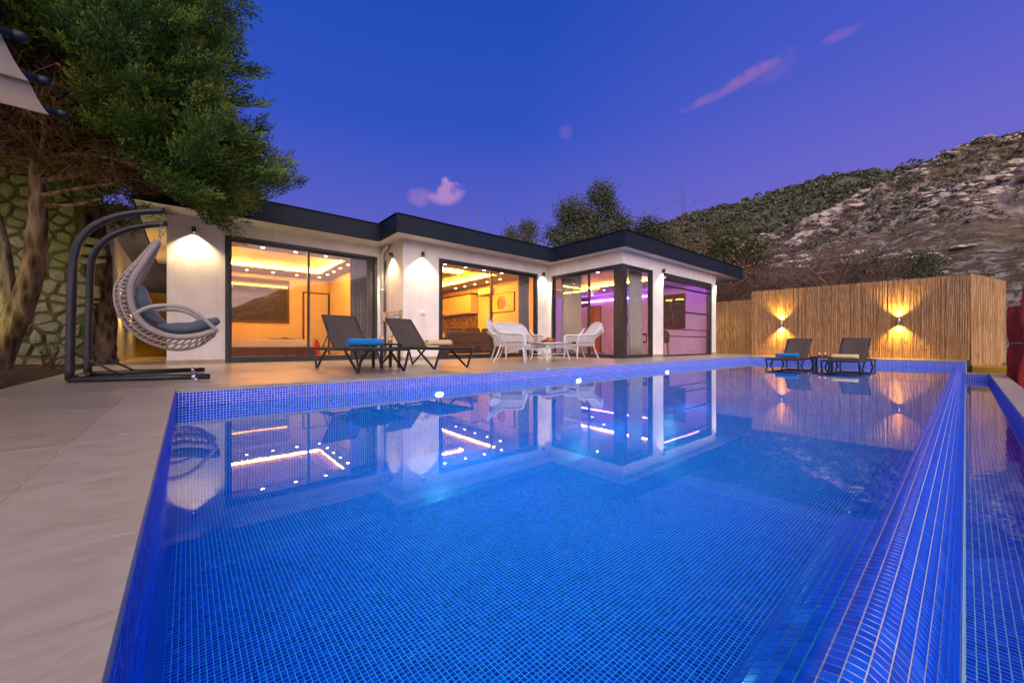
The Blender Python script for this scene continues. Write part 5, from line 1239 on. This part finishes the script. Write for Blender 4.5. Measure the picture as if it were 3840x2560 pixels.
# front leaning conifer with the overhanging crown
t = thing('cypress_tree', 'dense conifer with leaning trunk whose crown overhangs the hanging chair', 'tree', (-1.95,8.6,0))
m = MB(); m.tube(smoothpath([(-2.05,8.6,-0.1),(-1.94,8.6,0.41),(-1.82,8.6,0.80),(-1.71,8.58,1.22),(-1.64,8.55,1.79),(-1.605,8.5,2.44),(-1.61,8.45,2.9),(-1.60,8.40,3.4),(-1.56,8.35,5.0),(-1.55,8.3,7.5),(-1.55,8.3,10.5)],5), [0.155]*6+[0.15-0.0031*k for k in range(45)], 14); m.build('trunk', MT['bark'], t, True, world=True)
m = MB()
for pts, r in [([(-1.6,8.46,2.70),(-1.23,8.3,2.85),(-0.90,8.2,3.09),(-0.60,8.1,3.41),(-0.4,8.0,3.8)],0.045), ([(-1.6,8.44,3.05),(-1.40,8.35,3.35),(-1.23,8.3,3.62),(-1.0,8.2,4.05)],0.04), ([(-1.6,8.48,2.5),(-1.2,8.2,2.62),(-0.8,8.0,2.75)],0.035), ([(-1.6,8.48,2.38),(-1.25,8.35,2.42),(-0.95,8.2,2.55)],0.032), ([(-1.6,8.4,3.3),(-2.1,8.0,3.7),(-2.6,7.6,4.2)],0.04)]:
    sp = smoothpath(pts,5); m.tube(sp, [r*(1-0.6*k/len(sp)) for k in range(len(sp))], 8, False)
m.build('boughs', MT['bark'], t, True, world=True)
cypress(t, -1.55, 8.35, 3.0, 11.6, 2.55, 285, 11.5, 21, 0.30, [(rs.uniform(3.05,3.6), rs.uniform(-0.95,0.35)) for _ in range(32)])
t2 = thing('cypress_tree', 'thin leaning conifer trunk at the far left edge', 'tree', (-2.1,8.75,0))
m = MB(); m.tube(smoothpath([(-2.15,8.75,-0.1),(-2.0,8.72,0.5),(-1.93,8.7,0.99),(-1.93,8.7,1.41),(-1.98,8.7,1.92),(-2.08,8.7,2.4),(-2.25,8.7,3.2),(-2.35,8.7,4.6),(-2.4,8.7,6.5)],5), [0.10-0.0017*k for k in range(41)], 12); m.build('trunk', MT['bark_grey'], t2, True, world=True)
cypress(t2, -2.4, 8.8, 3.6, 8.5, 1.7, 60, 8, 22, 0.2)
t3 = thing('pine_tree', 'thick straight conifer trunk with rough dark bark behind the hanging chair', 'tree', (-1.36,11.35,0))
m = MB(); sp = smoothpath([(-1.34,11.35,-0.1),(-1.34,11.35,0.3),(-1.36,11.35,1.5),(-1.43,11.35,2.9),(-1.5,11.3,4.5),(-1.55,11.3,7.5),(-1.6,11.3,11)],8); m.tube(sp, [0.27 - 0.0042*k + 0.03*math.exp(-k/3.0) for k in range(len(sp))], 20)
for i, (x,y,zz) in enumerate(m.v):
    a = math.atan2(y-11.35, x+1.38); s = 0.022*math.sin(a*9+zz*2.1)+0.015*math.sin(a*17-zz*5.3)+0.012*math.sin(zz*23+a*3); m.v[i] = (x+s*math.cos(a), y+s*math.sin(a), zz)
m.build('trunk', MT['bark'], t3, True, world=True)
cypress(t3, -1.75, 11.3, 3.0, 11.5, 2.5, 120, 8, 23, 0.3)
# low weeds in the bed
def sprig_plant(label, loc, h, n, seed):
    r = random.Random(seed); t = thing('bed_plant', label, 'plant', loc); m = MB(); V = []; T = []
    for k in range(n):
        a = r.uniform(0,6.28); tip = Vector((loc[0]+math.cos(a)*h*0.45*r.random(), loc[1]+math.sin(a)*h*0.45*r.random(), loc[2]+h*r.uniform(0.6,1.0))); b = Vector(loc); md = b.lerp(tip,0.5)+Vector((r.gauss(0,0.03),r.gauss(0,0.03),0.02))
        m.tube([b,md,tip],[0.006,0.005,0.003],5,False)
        for q in range(7):
            p = md.lerp(tip, r.random()); d = Vector((r.gauss(0,1),r.gauss(0,1),r.gauss(0.2,0.5))).normalized()*0.05; w = d.cross(Vector((0,0,1))).normalized()*0.014
            V.append([p,p+d*0.5+w,p+d,p+d*0.5-w]); T.append(r.random())
    m.build('stems', MT['twig'], t, True, world=True); o = leafmesh('leaves', np.array(V), None, T, MT['orangeleaf'], t); o.location = tuple(-Vector(loc))
sprig_plant('small leafy weed at the foot of the stone wall', (-1.72,9.4,0.02), 0.5, 7, 1)
sprig_plant('second small leafy weed left of the hanging chair stand', (-1.55,8.9,0.02), 0.38, 6, 2)
# ---- broadleaf trees behind the villa
def leafy(root, blobs, nleaf, size, seed, mat, tmean=0.5, spread=1.0):
    rs = np.random.RandomState(seed); V = []; T = []
    vol = np.array([b[3]*b[4] for b in blobs]); vol = vol/vol.sum()
    for (x,y,z,r,rz), f in zip(blobs, vol):
        n = int(nleaf*f); ncl = max(6, n//26); cc = unit(rs.normal(0,1,(ncl,3)))*(rs.rand(ncl,1)**0.45); cc = cc*np.array([r,r,rz])*0.95; ct = rs.normal(tmean,0.18,ncl)
        idx = rs.randint(0,ncl,n); p = np.array([x,y,z]) + cc[idx] + rs.normal(0,1,(n,3))*size*2.0*spread
        d = unit(rs.normal(0,1,(n,3)))*(size*rs.uniform(0.7,1.4,(n,1))); w = unit(np.cross(d, rs.normal(0,1,(n,3))))*(size*0.30)
        V.append(np.stack([p-d*0.5,p+w,p+d*0.5,p-w],1)); T.append(np.clip(ct[idx]+rs.normal(0,0.12,n),0,1))
    o = leafmesh('crown', np.concatenate(V), None, np.concatenate(T), mat, root); o.location = tuple(-Vector(root.location)); return o
def limbs_to(root, base, blobs, r0, mat, seed, name='trunk'):
    rd = random.Random(seed); m = MB(); b = Vector(base); mean = Vector((0,0,0))
    for q in blobs: mean += Vector(q[:3])/len(blobs)
    fork = b.lerp(mean,0.55); m.tube(smoothpath([b,b.lerp(fork,0.5)+Vector((rd.gauss(0,0.1),rd.gauss(0,0.1),0)),fork],5),[r0*(1-0.035*k) for k in range(11)],9,False)
    for q in blobs:
        for k in range(3):
            e = Vector(q[:3]) + Vector((rd.gauss(0,q[3]*0.5),rd.gauss(0,q[3]*0.5),rd.uniform(0,q[4]*0.8))); md = fork.lerp(e,0.5)+Vector((rd.gauss(0,0.15),rd.gauss(0,0.15),rd.gauss(0,0.1)))
            m.tube(smoothpath([fork,md,e],4),[r0*0.5*(1-0.1*i) for i in range(9)],6,False)
    m.build(name, mat, root, True, world=True)
def polar(az, r): return (r*math.cos(R(az)), r*math.sin(R(az)))
def tree(name, label, az, r, blobs, nleaf, size, mat, seed, r0=0.14, group='trees behind the villa', bark='bark_grey', tmean=0.5):
    """blobs: (lateral offset m, elevation deg, radius, vertical radius) seen from the terrace"""
    x, y = polar(az, r); t = thing(name, label, 'tree', (x,y,-0.12), 0, group); bl = []
    tx, ty = -math.sin(R(az)), math.cos(R(az)); rd = random.Random(seed)
    for (da, el, rr, rz) in blobs:
        bl.append((x - tx*da + rd.gauss(0,0.2), y - ty*da + rd.gauss(0,0.2), 0.42 + r*math.tan(R(el)), rr, rz))
    limbs_to(t, (x,y,-0.12), bl, r0, MT[bark], seed); leafy(t, bl, nleaf, size, seed, mat, tmean); return t
tree('olive_tree', 'tall grey-green olive tree rising behind the villa roof', 38.5, 24, [(0.7,20.5,0.75,0.8),(-0.7,18.4,0.95,1.0),(0.1,16.8,1.0,0.9),(-1.6,15.6,0.8,0.7),(1.5,18.6,0.45,0.8),(1.9,16.2,0.75,0.6),(-0.3,14.0,1.7,1.0),(1.6,14.2,1.2,0.9)], 26000, 0.13, MT['olive'], 31, 0.2)
tree('olive_tree', 'small olive top peeping over the roof left of the tall olive tree', 47.9, 23, [(0.25,16.6,0.5,0.5),(-0.35,15.5,0.5,0.5),(0.1,14.2,0.9,0.6)], 4200, 0.12, MT['olive'], 32, 0.1)
tree('olive_tree', 'dark olive top above the roof corner right of the tall olive tree', 30.6, 25, [(0.3,15.5,0.7,0.6),(-0.5,14.6,0.8,0.6),(0.5,14.0,0.9,0.6)], 6000, 0.12, MT['bushleaf'], 33, 0.12)
# orange tree and bushes above the fence
ot = tree('orange_tree', 'dark orange tree with small fruit beyond the villa end', 20.6, 27, [(0.2,13.0,1.3,1.0),(-0.8,11.3,1.3,1.1),(1.2,11.0,1.3,1.1),(0.2,9.3,1.9,1.4),(1.4,8.3,1.3,1.2)], 11000, 0.12, MT['orangeleaf'], 34, 0.14)
rd = random.Random(4); fr = MB()
frm = bpy.data.meshes.new('orange'); bm = bmesh.new(); bmesh.ops.create_icosphere(bm, subdivisions=1, radius=0.055); bm.to_mesh(frm); bm.free(); frm.materials.append(MT['orange_fruit'])
ox, oy = polar(19.4, 25.6)
for k in range(34):
    o = bpy.data.objects.new('orange', frm); col.objects.link(o); o.parent = ot
    q = polar(rd.uniform(17.6,20.0), rd.uniform(25.2,26.6)); o.location = Vector((q[0],q[1],0.42+26*math.tan(R(rd.uniform(7.6,12.3))))) - Vector(ot.location)
# bare thickets
def thicket(name, label, az, r, w, h, n, seed, mat, group='bare bushes above the fence', arch=0.18, thick=0.012, base_z=-0.12, up=1.0):
    rd = random.Random(seed); x, y = polar(az, r); t = thing(name, label, 'bush', (x,y,base_z), 0, group); m = MB()
    tx, ty = -math.sin(R(az)), math.cos(R(az))
    def grow(p, d, L, rad, lvl):
        pts = [p]; q = p.copy(); dd = d.copy()
        for k in range(4):
            dd = (dd + Vector((rd.gauss(0,0.16),rd.gauss(0,0.16),rd.gauss(0,0.12)-arch*0.10*(k+lvl)))).normalized(); q = q + dd*L/4; pts.append(q.copy())
        m.tube(pts, [rad*(1-0.18*k) for k in range(5)], 3, False)
        if lvl < 3:
            for k in range(5 if lvl else 6):
                i = rd.randint(1,4); sd = (dd + Vector((rd.gauss(0,0.6),rd.gauss(0,0.6),rd.gauss(0.12*up,0.45)))).normalized(); grow(pts[i], sd, L*rd.uniform(0.45,0.68), rad*0.55, lvl+1)
    for k in range(n):
        o = rd.uniform(-w,w); b = Vector((x+tx*o+rd.gauss(0,0.4), y+ty*o+rd.gauss(0,0.4), base_z)); d = Vector((rd.gauss(0,0.28),rd.gauss(0,0.28),1)).normalized(); grow(b, d, h*rd.uniform(0.40,0.62), thick, 0)
    m.build('branches', mat, t, False, world=True); return t
thicket('bare_bush', 'reddish bare bush rising behind the villa roof corner', 26.0, 30, 2.6, 9.6, 26, 41, MT['red_twig'], arch=0.3, thick=0.06)
thicket('bare_bush', 'grey bare bush beside the villa end, below the orange tree', 18.6, 23.5, 1.6, 5.6, 18, 42, MT['bare_twig'], thick=0.04)
thicket('bare_bush', 'tangled bare bush above the left end of the reed fence', 14.6, 23, 2.0, 6.2, 22, 43, MT['bare_twig'], thick=0.04)
thicket('bare_bush', 'tangled bare bush above the middle of the reed fence', 9.8, 23, 1.9, 5.8, 22, 44, MT['bare_twig'], thick=0.04)
thicket('bare_bush', 'dark bare bush seen in the gap between villa end and fence', 19.9, 21.5, 1.3, 4.0, 18, 45, MT['twig'], thick=0.04)
thicket('bare_bush', 'thin dry bush above the right end of the reed fence', 0.2, 21, 1.0, 3.0, 4, 46, MT['bare_twig'], thick=0.010)
thicket('bare_bush', 'reddish bare bush between the two dark green bushes above the fence', 6.2, 27, 1.6, 6.6, 16, 47, MT['red_twig'], thick=0.04)
tree('green_bush', 'grey-green bush above the reed fence, left of the rightmost bush', 5.8, 25, [(-0.7,8.2,0.8,0.6),(0.2,8.9,0.7,0.55),(-0.9,6.8,1.1,0.8),(0.8,7.2,1.0,0.8)], 4200, 0.10, MT['olive'], 51, 0.06, 'bushes above the fence')
tree('green_bush', 'small dark green bush above the reed fence, rightmost of the bushes', 2.7, 26, [(0.0,8.3,0.6,0.55),(-0.3,7.1,0.9,0.7)], 2200, 0.10, MT['bushleaf'], 52, 0.05, 'bushes above the fence')
thicket('bare_bush', 'dark brown dense bare bush above the fence between its two lamps', 12.2, 27, 1.7, 6.4, 20, 48, MT['twig'], thick=0.04)
# tall bare poles behind the roof
t = thing('bare_sapling', 'clump of tall bare shoots rising behind the roof beside the cloud', 'tree', (*polar(55.9,24),-0.12), 0, 'trees behind the villa'); rd = random.Random(8); m = MB(); bx_, by_ = polar(55.9,24)
for k in range(11):
    o = rd.gauss(0,0.45); x0, y0 = bx_-0.83*o, by_+0.56*o; hh = rd.uniform(8.2,10.3); ln = rd.gauss(0.0,0.35)
    m.tube(smoothpath([(x0,y0,-0.12),(x0-0.3*ln,y0+0.2*ln,hh*0.55),(x0-0.83*ln,y0+0.56*ln,hh)],5),[0.022-0.0016*i for i in range(11)],4,False)
m.build('shoots', MT['bare_twig'], t, False, world=True)
t = thing('bare_sapling', 'few thin bare shoots above the roof left of the pink cloud', 'tree', (*polar(63.9,23),-0.12), 0, 'trees behind the villa'); m = MB(); bx_, by_ = polar(63.9,23)
for k in range(6):
    o = rd.gauss(0,0.5); x0, y0 = bx_-0.9*o, by_+0.43*o; hh = rd.uniform(6.4,7.9); ln = rd.gauss(0.0,0.3)
    m.tube(smoothpath([(x0,y0,-0.12),(x0-0.3*ln,y0+0.2*ln,hh*0.55),(x0-0.83*ln,y0+0.56*ln,hh)],5),[0.018-0.0013*i for i in range(11)],4,False)
m.build('shoots', MT['bare_twig'], t, False, world=True)
# ================================================================ hills
from mathutils import noise as mnoise
def ridge_el(az, pts):
    a = [p[0] for p in pts]; return float(np.interp(az, a, [p[1] for p in pts]))
MAIN = [(-200,2.0),(-120,2.2),(-95,3.0),(-85,4.2),(-76,8.0),(-66,11.0),(-45,15.5),(-25,18.0),(-8,17.2),(-3.4,17.0),(-2.2,17.1),(-1.1,17.3),(0.5,17.2),(2.5,16.9),(5.0,15.9),(7.4,15.3),(10.4,14.4),(14.4,13.4),(19,12.4),(24,11.5),(32,9.0),(42,6.0),(60,3.0),(90,2.0)]
FAR = [(-30,17),(-3,17.3),(0,17.4),(2.5,17.8),(5,17.75),(7.4,18.0),(10.4,18.2),(14.4,18.0),(19,17.5),(24,16.8),(29.5,15.5),(36,12.5),(46,8),(70,4)]
def terrain(name, ridge, r0, r1, az0, az1, na, nr, amp, mat, base=-2.0, bulge=0.85, rock=0.0, seed=0.0, fine=False):
    V = []
    for i in range(na):
        az = az0+(az1-az0)*i/(na-1); el = ridge_el(az, ridge); H = r1*math.tan(R(el))+0.42
        for j in range(nr):
            f = j/(nr-1)*1.12; r = r0*(r1/r0)**min(f,1.12); g = (r-r0)/(r1-r0)
            x, y = r*math.cos(R(az)), r*math.sin(R(az))
            h = base + (H-base)*(min(1,max(0,g))**bulge) if g <= 1 else H - (g-1)*H*1.3
            n = mnoise.fractal(Vector((x*0.012+seed,y*0.012,0)), 0.9, 2.1, 6)*amp*min(1,max(0,g*3))*(1-0.95*max(0,1-abs(1-g)*5) if g < 1.2 else 1)
            n2 = mnoise.fractal(Vector((x*0.06,y*0.06,seed)), 0.8, 2.2, 5)
            k = mnoise.fractal(Vector((x*0.022+5,y*0.022,seed)), 0.9, 2.0, 5)
            up = rock*max(0, k-0.12)*8*(0.6+0.8*abs(n2)) * min(1,g*4) * (0.05 if g > 0.8 else 1)
            if fine:
                q = 1-abs(mnoise.fractal(Vector((x*0.11+3,y*0.11,seed+h*0.05)),0.8,2.1,5)); w = min(1,g*5)*(0.35 if g > 0.93 else 1.0); up += (q*q*2.6-1.2)*w*min(1.2,r/170) + mnoise.fractal(Vector((x*0.35,y*0.35,seed)),0.8,2.2,4)*0.5*w
            V.append((x, y, h + n + n2*0.9*min(1,g*5) + up - (1.6 if rock > 0.5 else 0)*min(1,g*3)))
    F = [(i*nr+j,(i+1)*nr+j,(i+1)*nr+j+1,i*nr+j+1) for i in range(na-1) for j in range(nr-1)]
    m = MB(); m.v = V; m.f = F; o = m.build(name, mat, None, True); tag(o, kind='structure'); return np.array(V).reshape(na,nr,3)
def M_hill(name, green, lo, hi):
    t = NT(name); g = t.n('ShaderNodeNewGeometry'); v = g.outputs['Position']
    big = t.noise(v, 0.020, 5, 0.6); md = t.noise(v, 0.085, 7, 0.7, 0.6); fine = t.noise(v, 0.55, 9, 0.78, 0.4); vf = t.noise(v, 2.2, 6, 0.75)
    vo = t.n('ShaderNodeTexVoronoi'); vo.inputs['Scale'].default_value = 0.75; t.l(v, vo.inputs['Vector'])
    s = t.math('ADD', t.math('MULTIPLY', big, 0.42), t.math('ADD', t.math('MULTIPLY', md, 0.62), t.math('MULTIPLY', fine, 0.85)))
    rockm = t.ramp(s, [(lo,(0,0,0)),(hi,(1,1,1))])
    soil = t.mix(t.ramp(fine, [(0.42,(0,0,0)),(0.58,(1,1,1))]), (0.20,0.145,0.09), (0.34,0.255,0.165))
    soil = t.mix(t.ramp(t.math('ADD', t.math('MULTIPLY', vf, 0.6), t.math('MULTIPLY', md, 0.5)), [(0.50-green*0.1,(0,0,0)),(0.58-green*0.1,(1,1,1))]), soil, (0.10,0.10,0.055))
    rk = t.mix(t.ramp(vf, [(0.35,(0,0,0)),(0.62,(1,1,1))]), (0.40,0.335,0.27), (0.60,0.525,0.445))
    rk = t.mix(t.math('MULTIPLY', t.ramp(vo.outputs['Distance'], [(0.35,(0,0,0)),(0.75,(1,1,1))]), 0.6), rk, (0.24,0.19,0.15))
    c = t.mix(rockm, soil, rk)
    t.pbr(c, 0.95, 0.1, 0, t.bump(t.math('ADD', fine, t.math('MULTIPLY', vf, 0.5)), 1.0, 1.3)); return t.m
HM = M_hill('limestone_slope', 0.0, 0.985, 1.05)
H0 = terrain('hillside', MAIN, 34, 330, -200, -14, 200, 70, 9.0, HM, -1.5, 0.88, 1.0, 1.7)
H1 = terrain('hillside', MAIN, 34, 330, -14.5, 60, 470, 230, 9.0, HM, -1.5, 0.88, 1.0, 1.7, True)
H2 = terrain('far_ridge', FAR, 260, 700, -30, 72, 240, 70, 10.0, M_hill('scrub_ridge', 1.0, 1.10, 1.2), -2.0, 0.8, 0.25, 8.3, True)
MT['dry'] = M_leaf('dry_scrub_leaf', [(0.0,(0.09,0.06,0.035)), (0.5,(0.16,0.115,0.065)), (1.0,(0.24,0.18,0.11))], 0.1)
# scrub on the slopes: too many to count
def scrub(name, label, G, n, rmin, rmax, az0, az1, seed, s0, s1, clump, mat='scrub'):
    rs = np.random.RandomState(seed); V = []; T = []; na, nr, _ = G.shape; made = 0; tries = 0
    flat = G.reshape(-1,3); azs = np.degrees(np.arctan2(flat[:,1],flat[:,0])); rr = np.hypot(flat[:,0],flat[:,1]); ok = np.where((azs>az0)&(azs<az1)&(rr>rmin)&(rr<rmax))[0]
    wgt = np.array([max(0.02, mnoise.fractal(Vector((flat[i,0]*0.03+9,flat[i,1]*0.03,seed)),0.9,2.0,4)+clump) for i in ok])*rr[ok]; pick = rs.choice(ok, n, p=wgt/wgt.sum())
    for i in pick:
        p = flat[i] + np.array([rs.normal(0,1.2),rs.normal(0,1.2),0])*(rr[i]/120.0); s = rs.uniform(s0,s1)*(0.6+rr[i]/400.0); k = 20
        d = unit(rs.normal(0,1,(k,3))); d[:,2] = np.abs(d[:,2])*0.75; c = p + d*s*rs.uniform(0.5,1.0,(k,1)); a = unit(rs.normal(0,1,(k,3)))*s*0.30; b = unit(np.cross(a, d+0.01))*s*0.26
        V.append(np.stack([c-a,c-b,c+a,c+b],1)); T.append(np.clip(rs.normal(0.45,0.15)+rs.normal(0,0.12,k),0,1))
    o = leafmesh(name, np.concatenate(V), None, np.concatenate(T), MT[mat], None); tag(o, label, 'scrub', kind='stuff')
scrub('slope_scrub', 'dark low scrub dotted over the rocky hillside', H1, 8500, 80, 345, -14, 40, 3, 0.35, 1.0, 0.45)
scrub('dry_scrub', 'brown dry scrub and grass tufts over the rocky hillside', H1, 7000, 70, 345, -14, 40, 13, 0.3, 0.8, 0.7, 'dry')
scrub('ridge_scrub', 'dense dark scrub covering the far ridge', H2, 3200, 380, 720, -6, 40, 4, 1.6, 3.2, 0.6)
# loose limestone blocks on the near slope
bm = bmesh.new(); bmesh.ops.create_icosphere(bm, subdivisions=2, radius=1.0); ICO = (np.array([v.co[:] for v in bm.verts]), [tuple(v.index for v in f.verts) for f in bm.faces]); bm.free()
def blocks(n, seed):
    rs = np.random.RandomState(seed); flat = H1.reshape(-1,3); azs = np.degrees(np.arctan2(flat[:,1],flat[:,0])); rr = np.hypot(flat[:,0],flat[:,1]); ok = np.where((azs>-12)&(azs<30)&(rr>50)&(rr<330))[0]
    w = np.array([max(0.0, mnoise.fractal(Vector((flat[i,0]*0.022+5,flat[i,1]*0.022,1.7)),0.9,2.0,5)-0.02) for i in ok])*rr[ok]; pick = rs.choice(ok, n, p=w/w.sum()); m = MB()
    for i in pick:
        p = flat[i]+np.array([rs.normal(0,1.0),rs.normal(0,1.0),-0.25])*(rr[i]/120); s = rs.uniform(0.35,1.25)*(0.5+rr[i]/300)
        c = ICO[0]*rs.uniform(0.62,1.12,(len(ICO[0]),1))*np.array([s*rs.uniform(0.8,1.8),s*rs.uniform(0.8,1.8),s*rs.uniform(0.35,0.7)]); a = rs.rand()*6.28; ca, sa = math.cos(a), math.sin(a); c = np.stack([c[:,0]*ca-c[:,1]*sa, c[:,0]*sa+c[:,1]*ca, c[:,2]],1)+p
        m.add([tuple(x) for x in c], ICO[1])
    o = m.build('limestone_blocks', M_noise('limestone_block',(0.36,0.30,0.24),(0.56,0.49,0.42),0.6,0.95,0.1,bump=0.8,bscale=3,bdist=0.3)); tag(o, 'pale limestone rocks scattered over the hillside', 'rocks', kind='stuff')
blocks(2600, 6)

def outcrop(label, spine, n, s0, s1, seed):
    rs = np.random.RandomState(seed); flat = H1.reshape(-1,3); m = MB()
    for k in range(n):
        u = rs.rand()*(len(spine)-1); i = int(u); f = u-i; az = spine[i][0]*(1-f)+spine[i+1][0]*f + rs.normal(0,0.28); r = spine[i][1]*(1-f)+spine[i+1][1]*f + rs.normal(0,5)
        q = np.array([r*math.cos(R(az)), r*math.sin(R(az))]); j = np.argmin((flat[:,0]-q[0])**2+(flat[:,1]-q[1])**2); s = rs.uniform(s0,s1)
        c = ICO[0]*rs.uniform(0.6,1.12,(len(ICO[0]),1))*np.array([s*rs.uniform(0.8,1.7),s*rs.uniform(0.8,1.7),s*rs.uniform(0.4,0.85)]); a = rs.rand()*6.28; ca, sa = math.cos(a), math.sin(a)
        c = np.stack([c[:,0]*ca-c[:,1]*sa, c[:,0]*sa+c[:,1]*ca, c[:,2]],1) + np.array([q[0],q[1],flat[j,2]-s*0.15]); m.add([tuple(x) for x in c], ICO[1])
    o = m.build('rock_outcrop', bpy.data.materials['limestone_block']); tag(o, label, 'rocks', kind='stuff')
outcrop('large pale rock outcrop along the top of the ridge at right', [(5.5,268),(3.2,285),(1.2,300),(-1.0,312)], 150, 1.4, 4.2, 21)
outcrop('pale rock outcrop halfway along the slope above the villa end', [(15.6,235),(13.5,240),(11.4,250),(9.0,262),(6.8,268)], 110, 1.0, 2.8, 22)
outcrop('pale rock band low on the hillside above the bare bushes', [(13.5,120),(11.5,128),(9.8,130),(6.5,150),(5.0,158)], 90, 0.8, 2.0, 23)
outcrop('pale rocks low on the hillside at the right edge', [(1.5,105),(-0.5,110),(-2.5,112),(-4.0,120)], 90, 0.6, 1.8, 24)
outcrop('pale rock band on the hillside at the upper right', [(3.0,200),(0.0,215),(-2.0,235),(-4.0,245)], 120, 0.9, 2.6, 25)
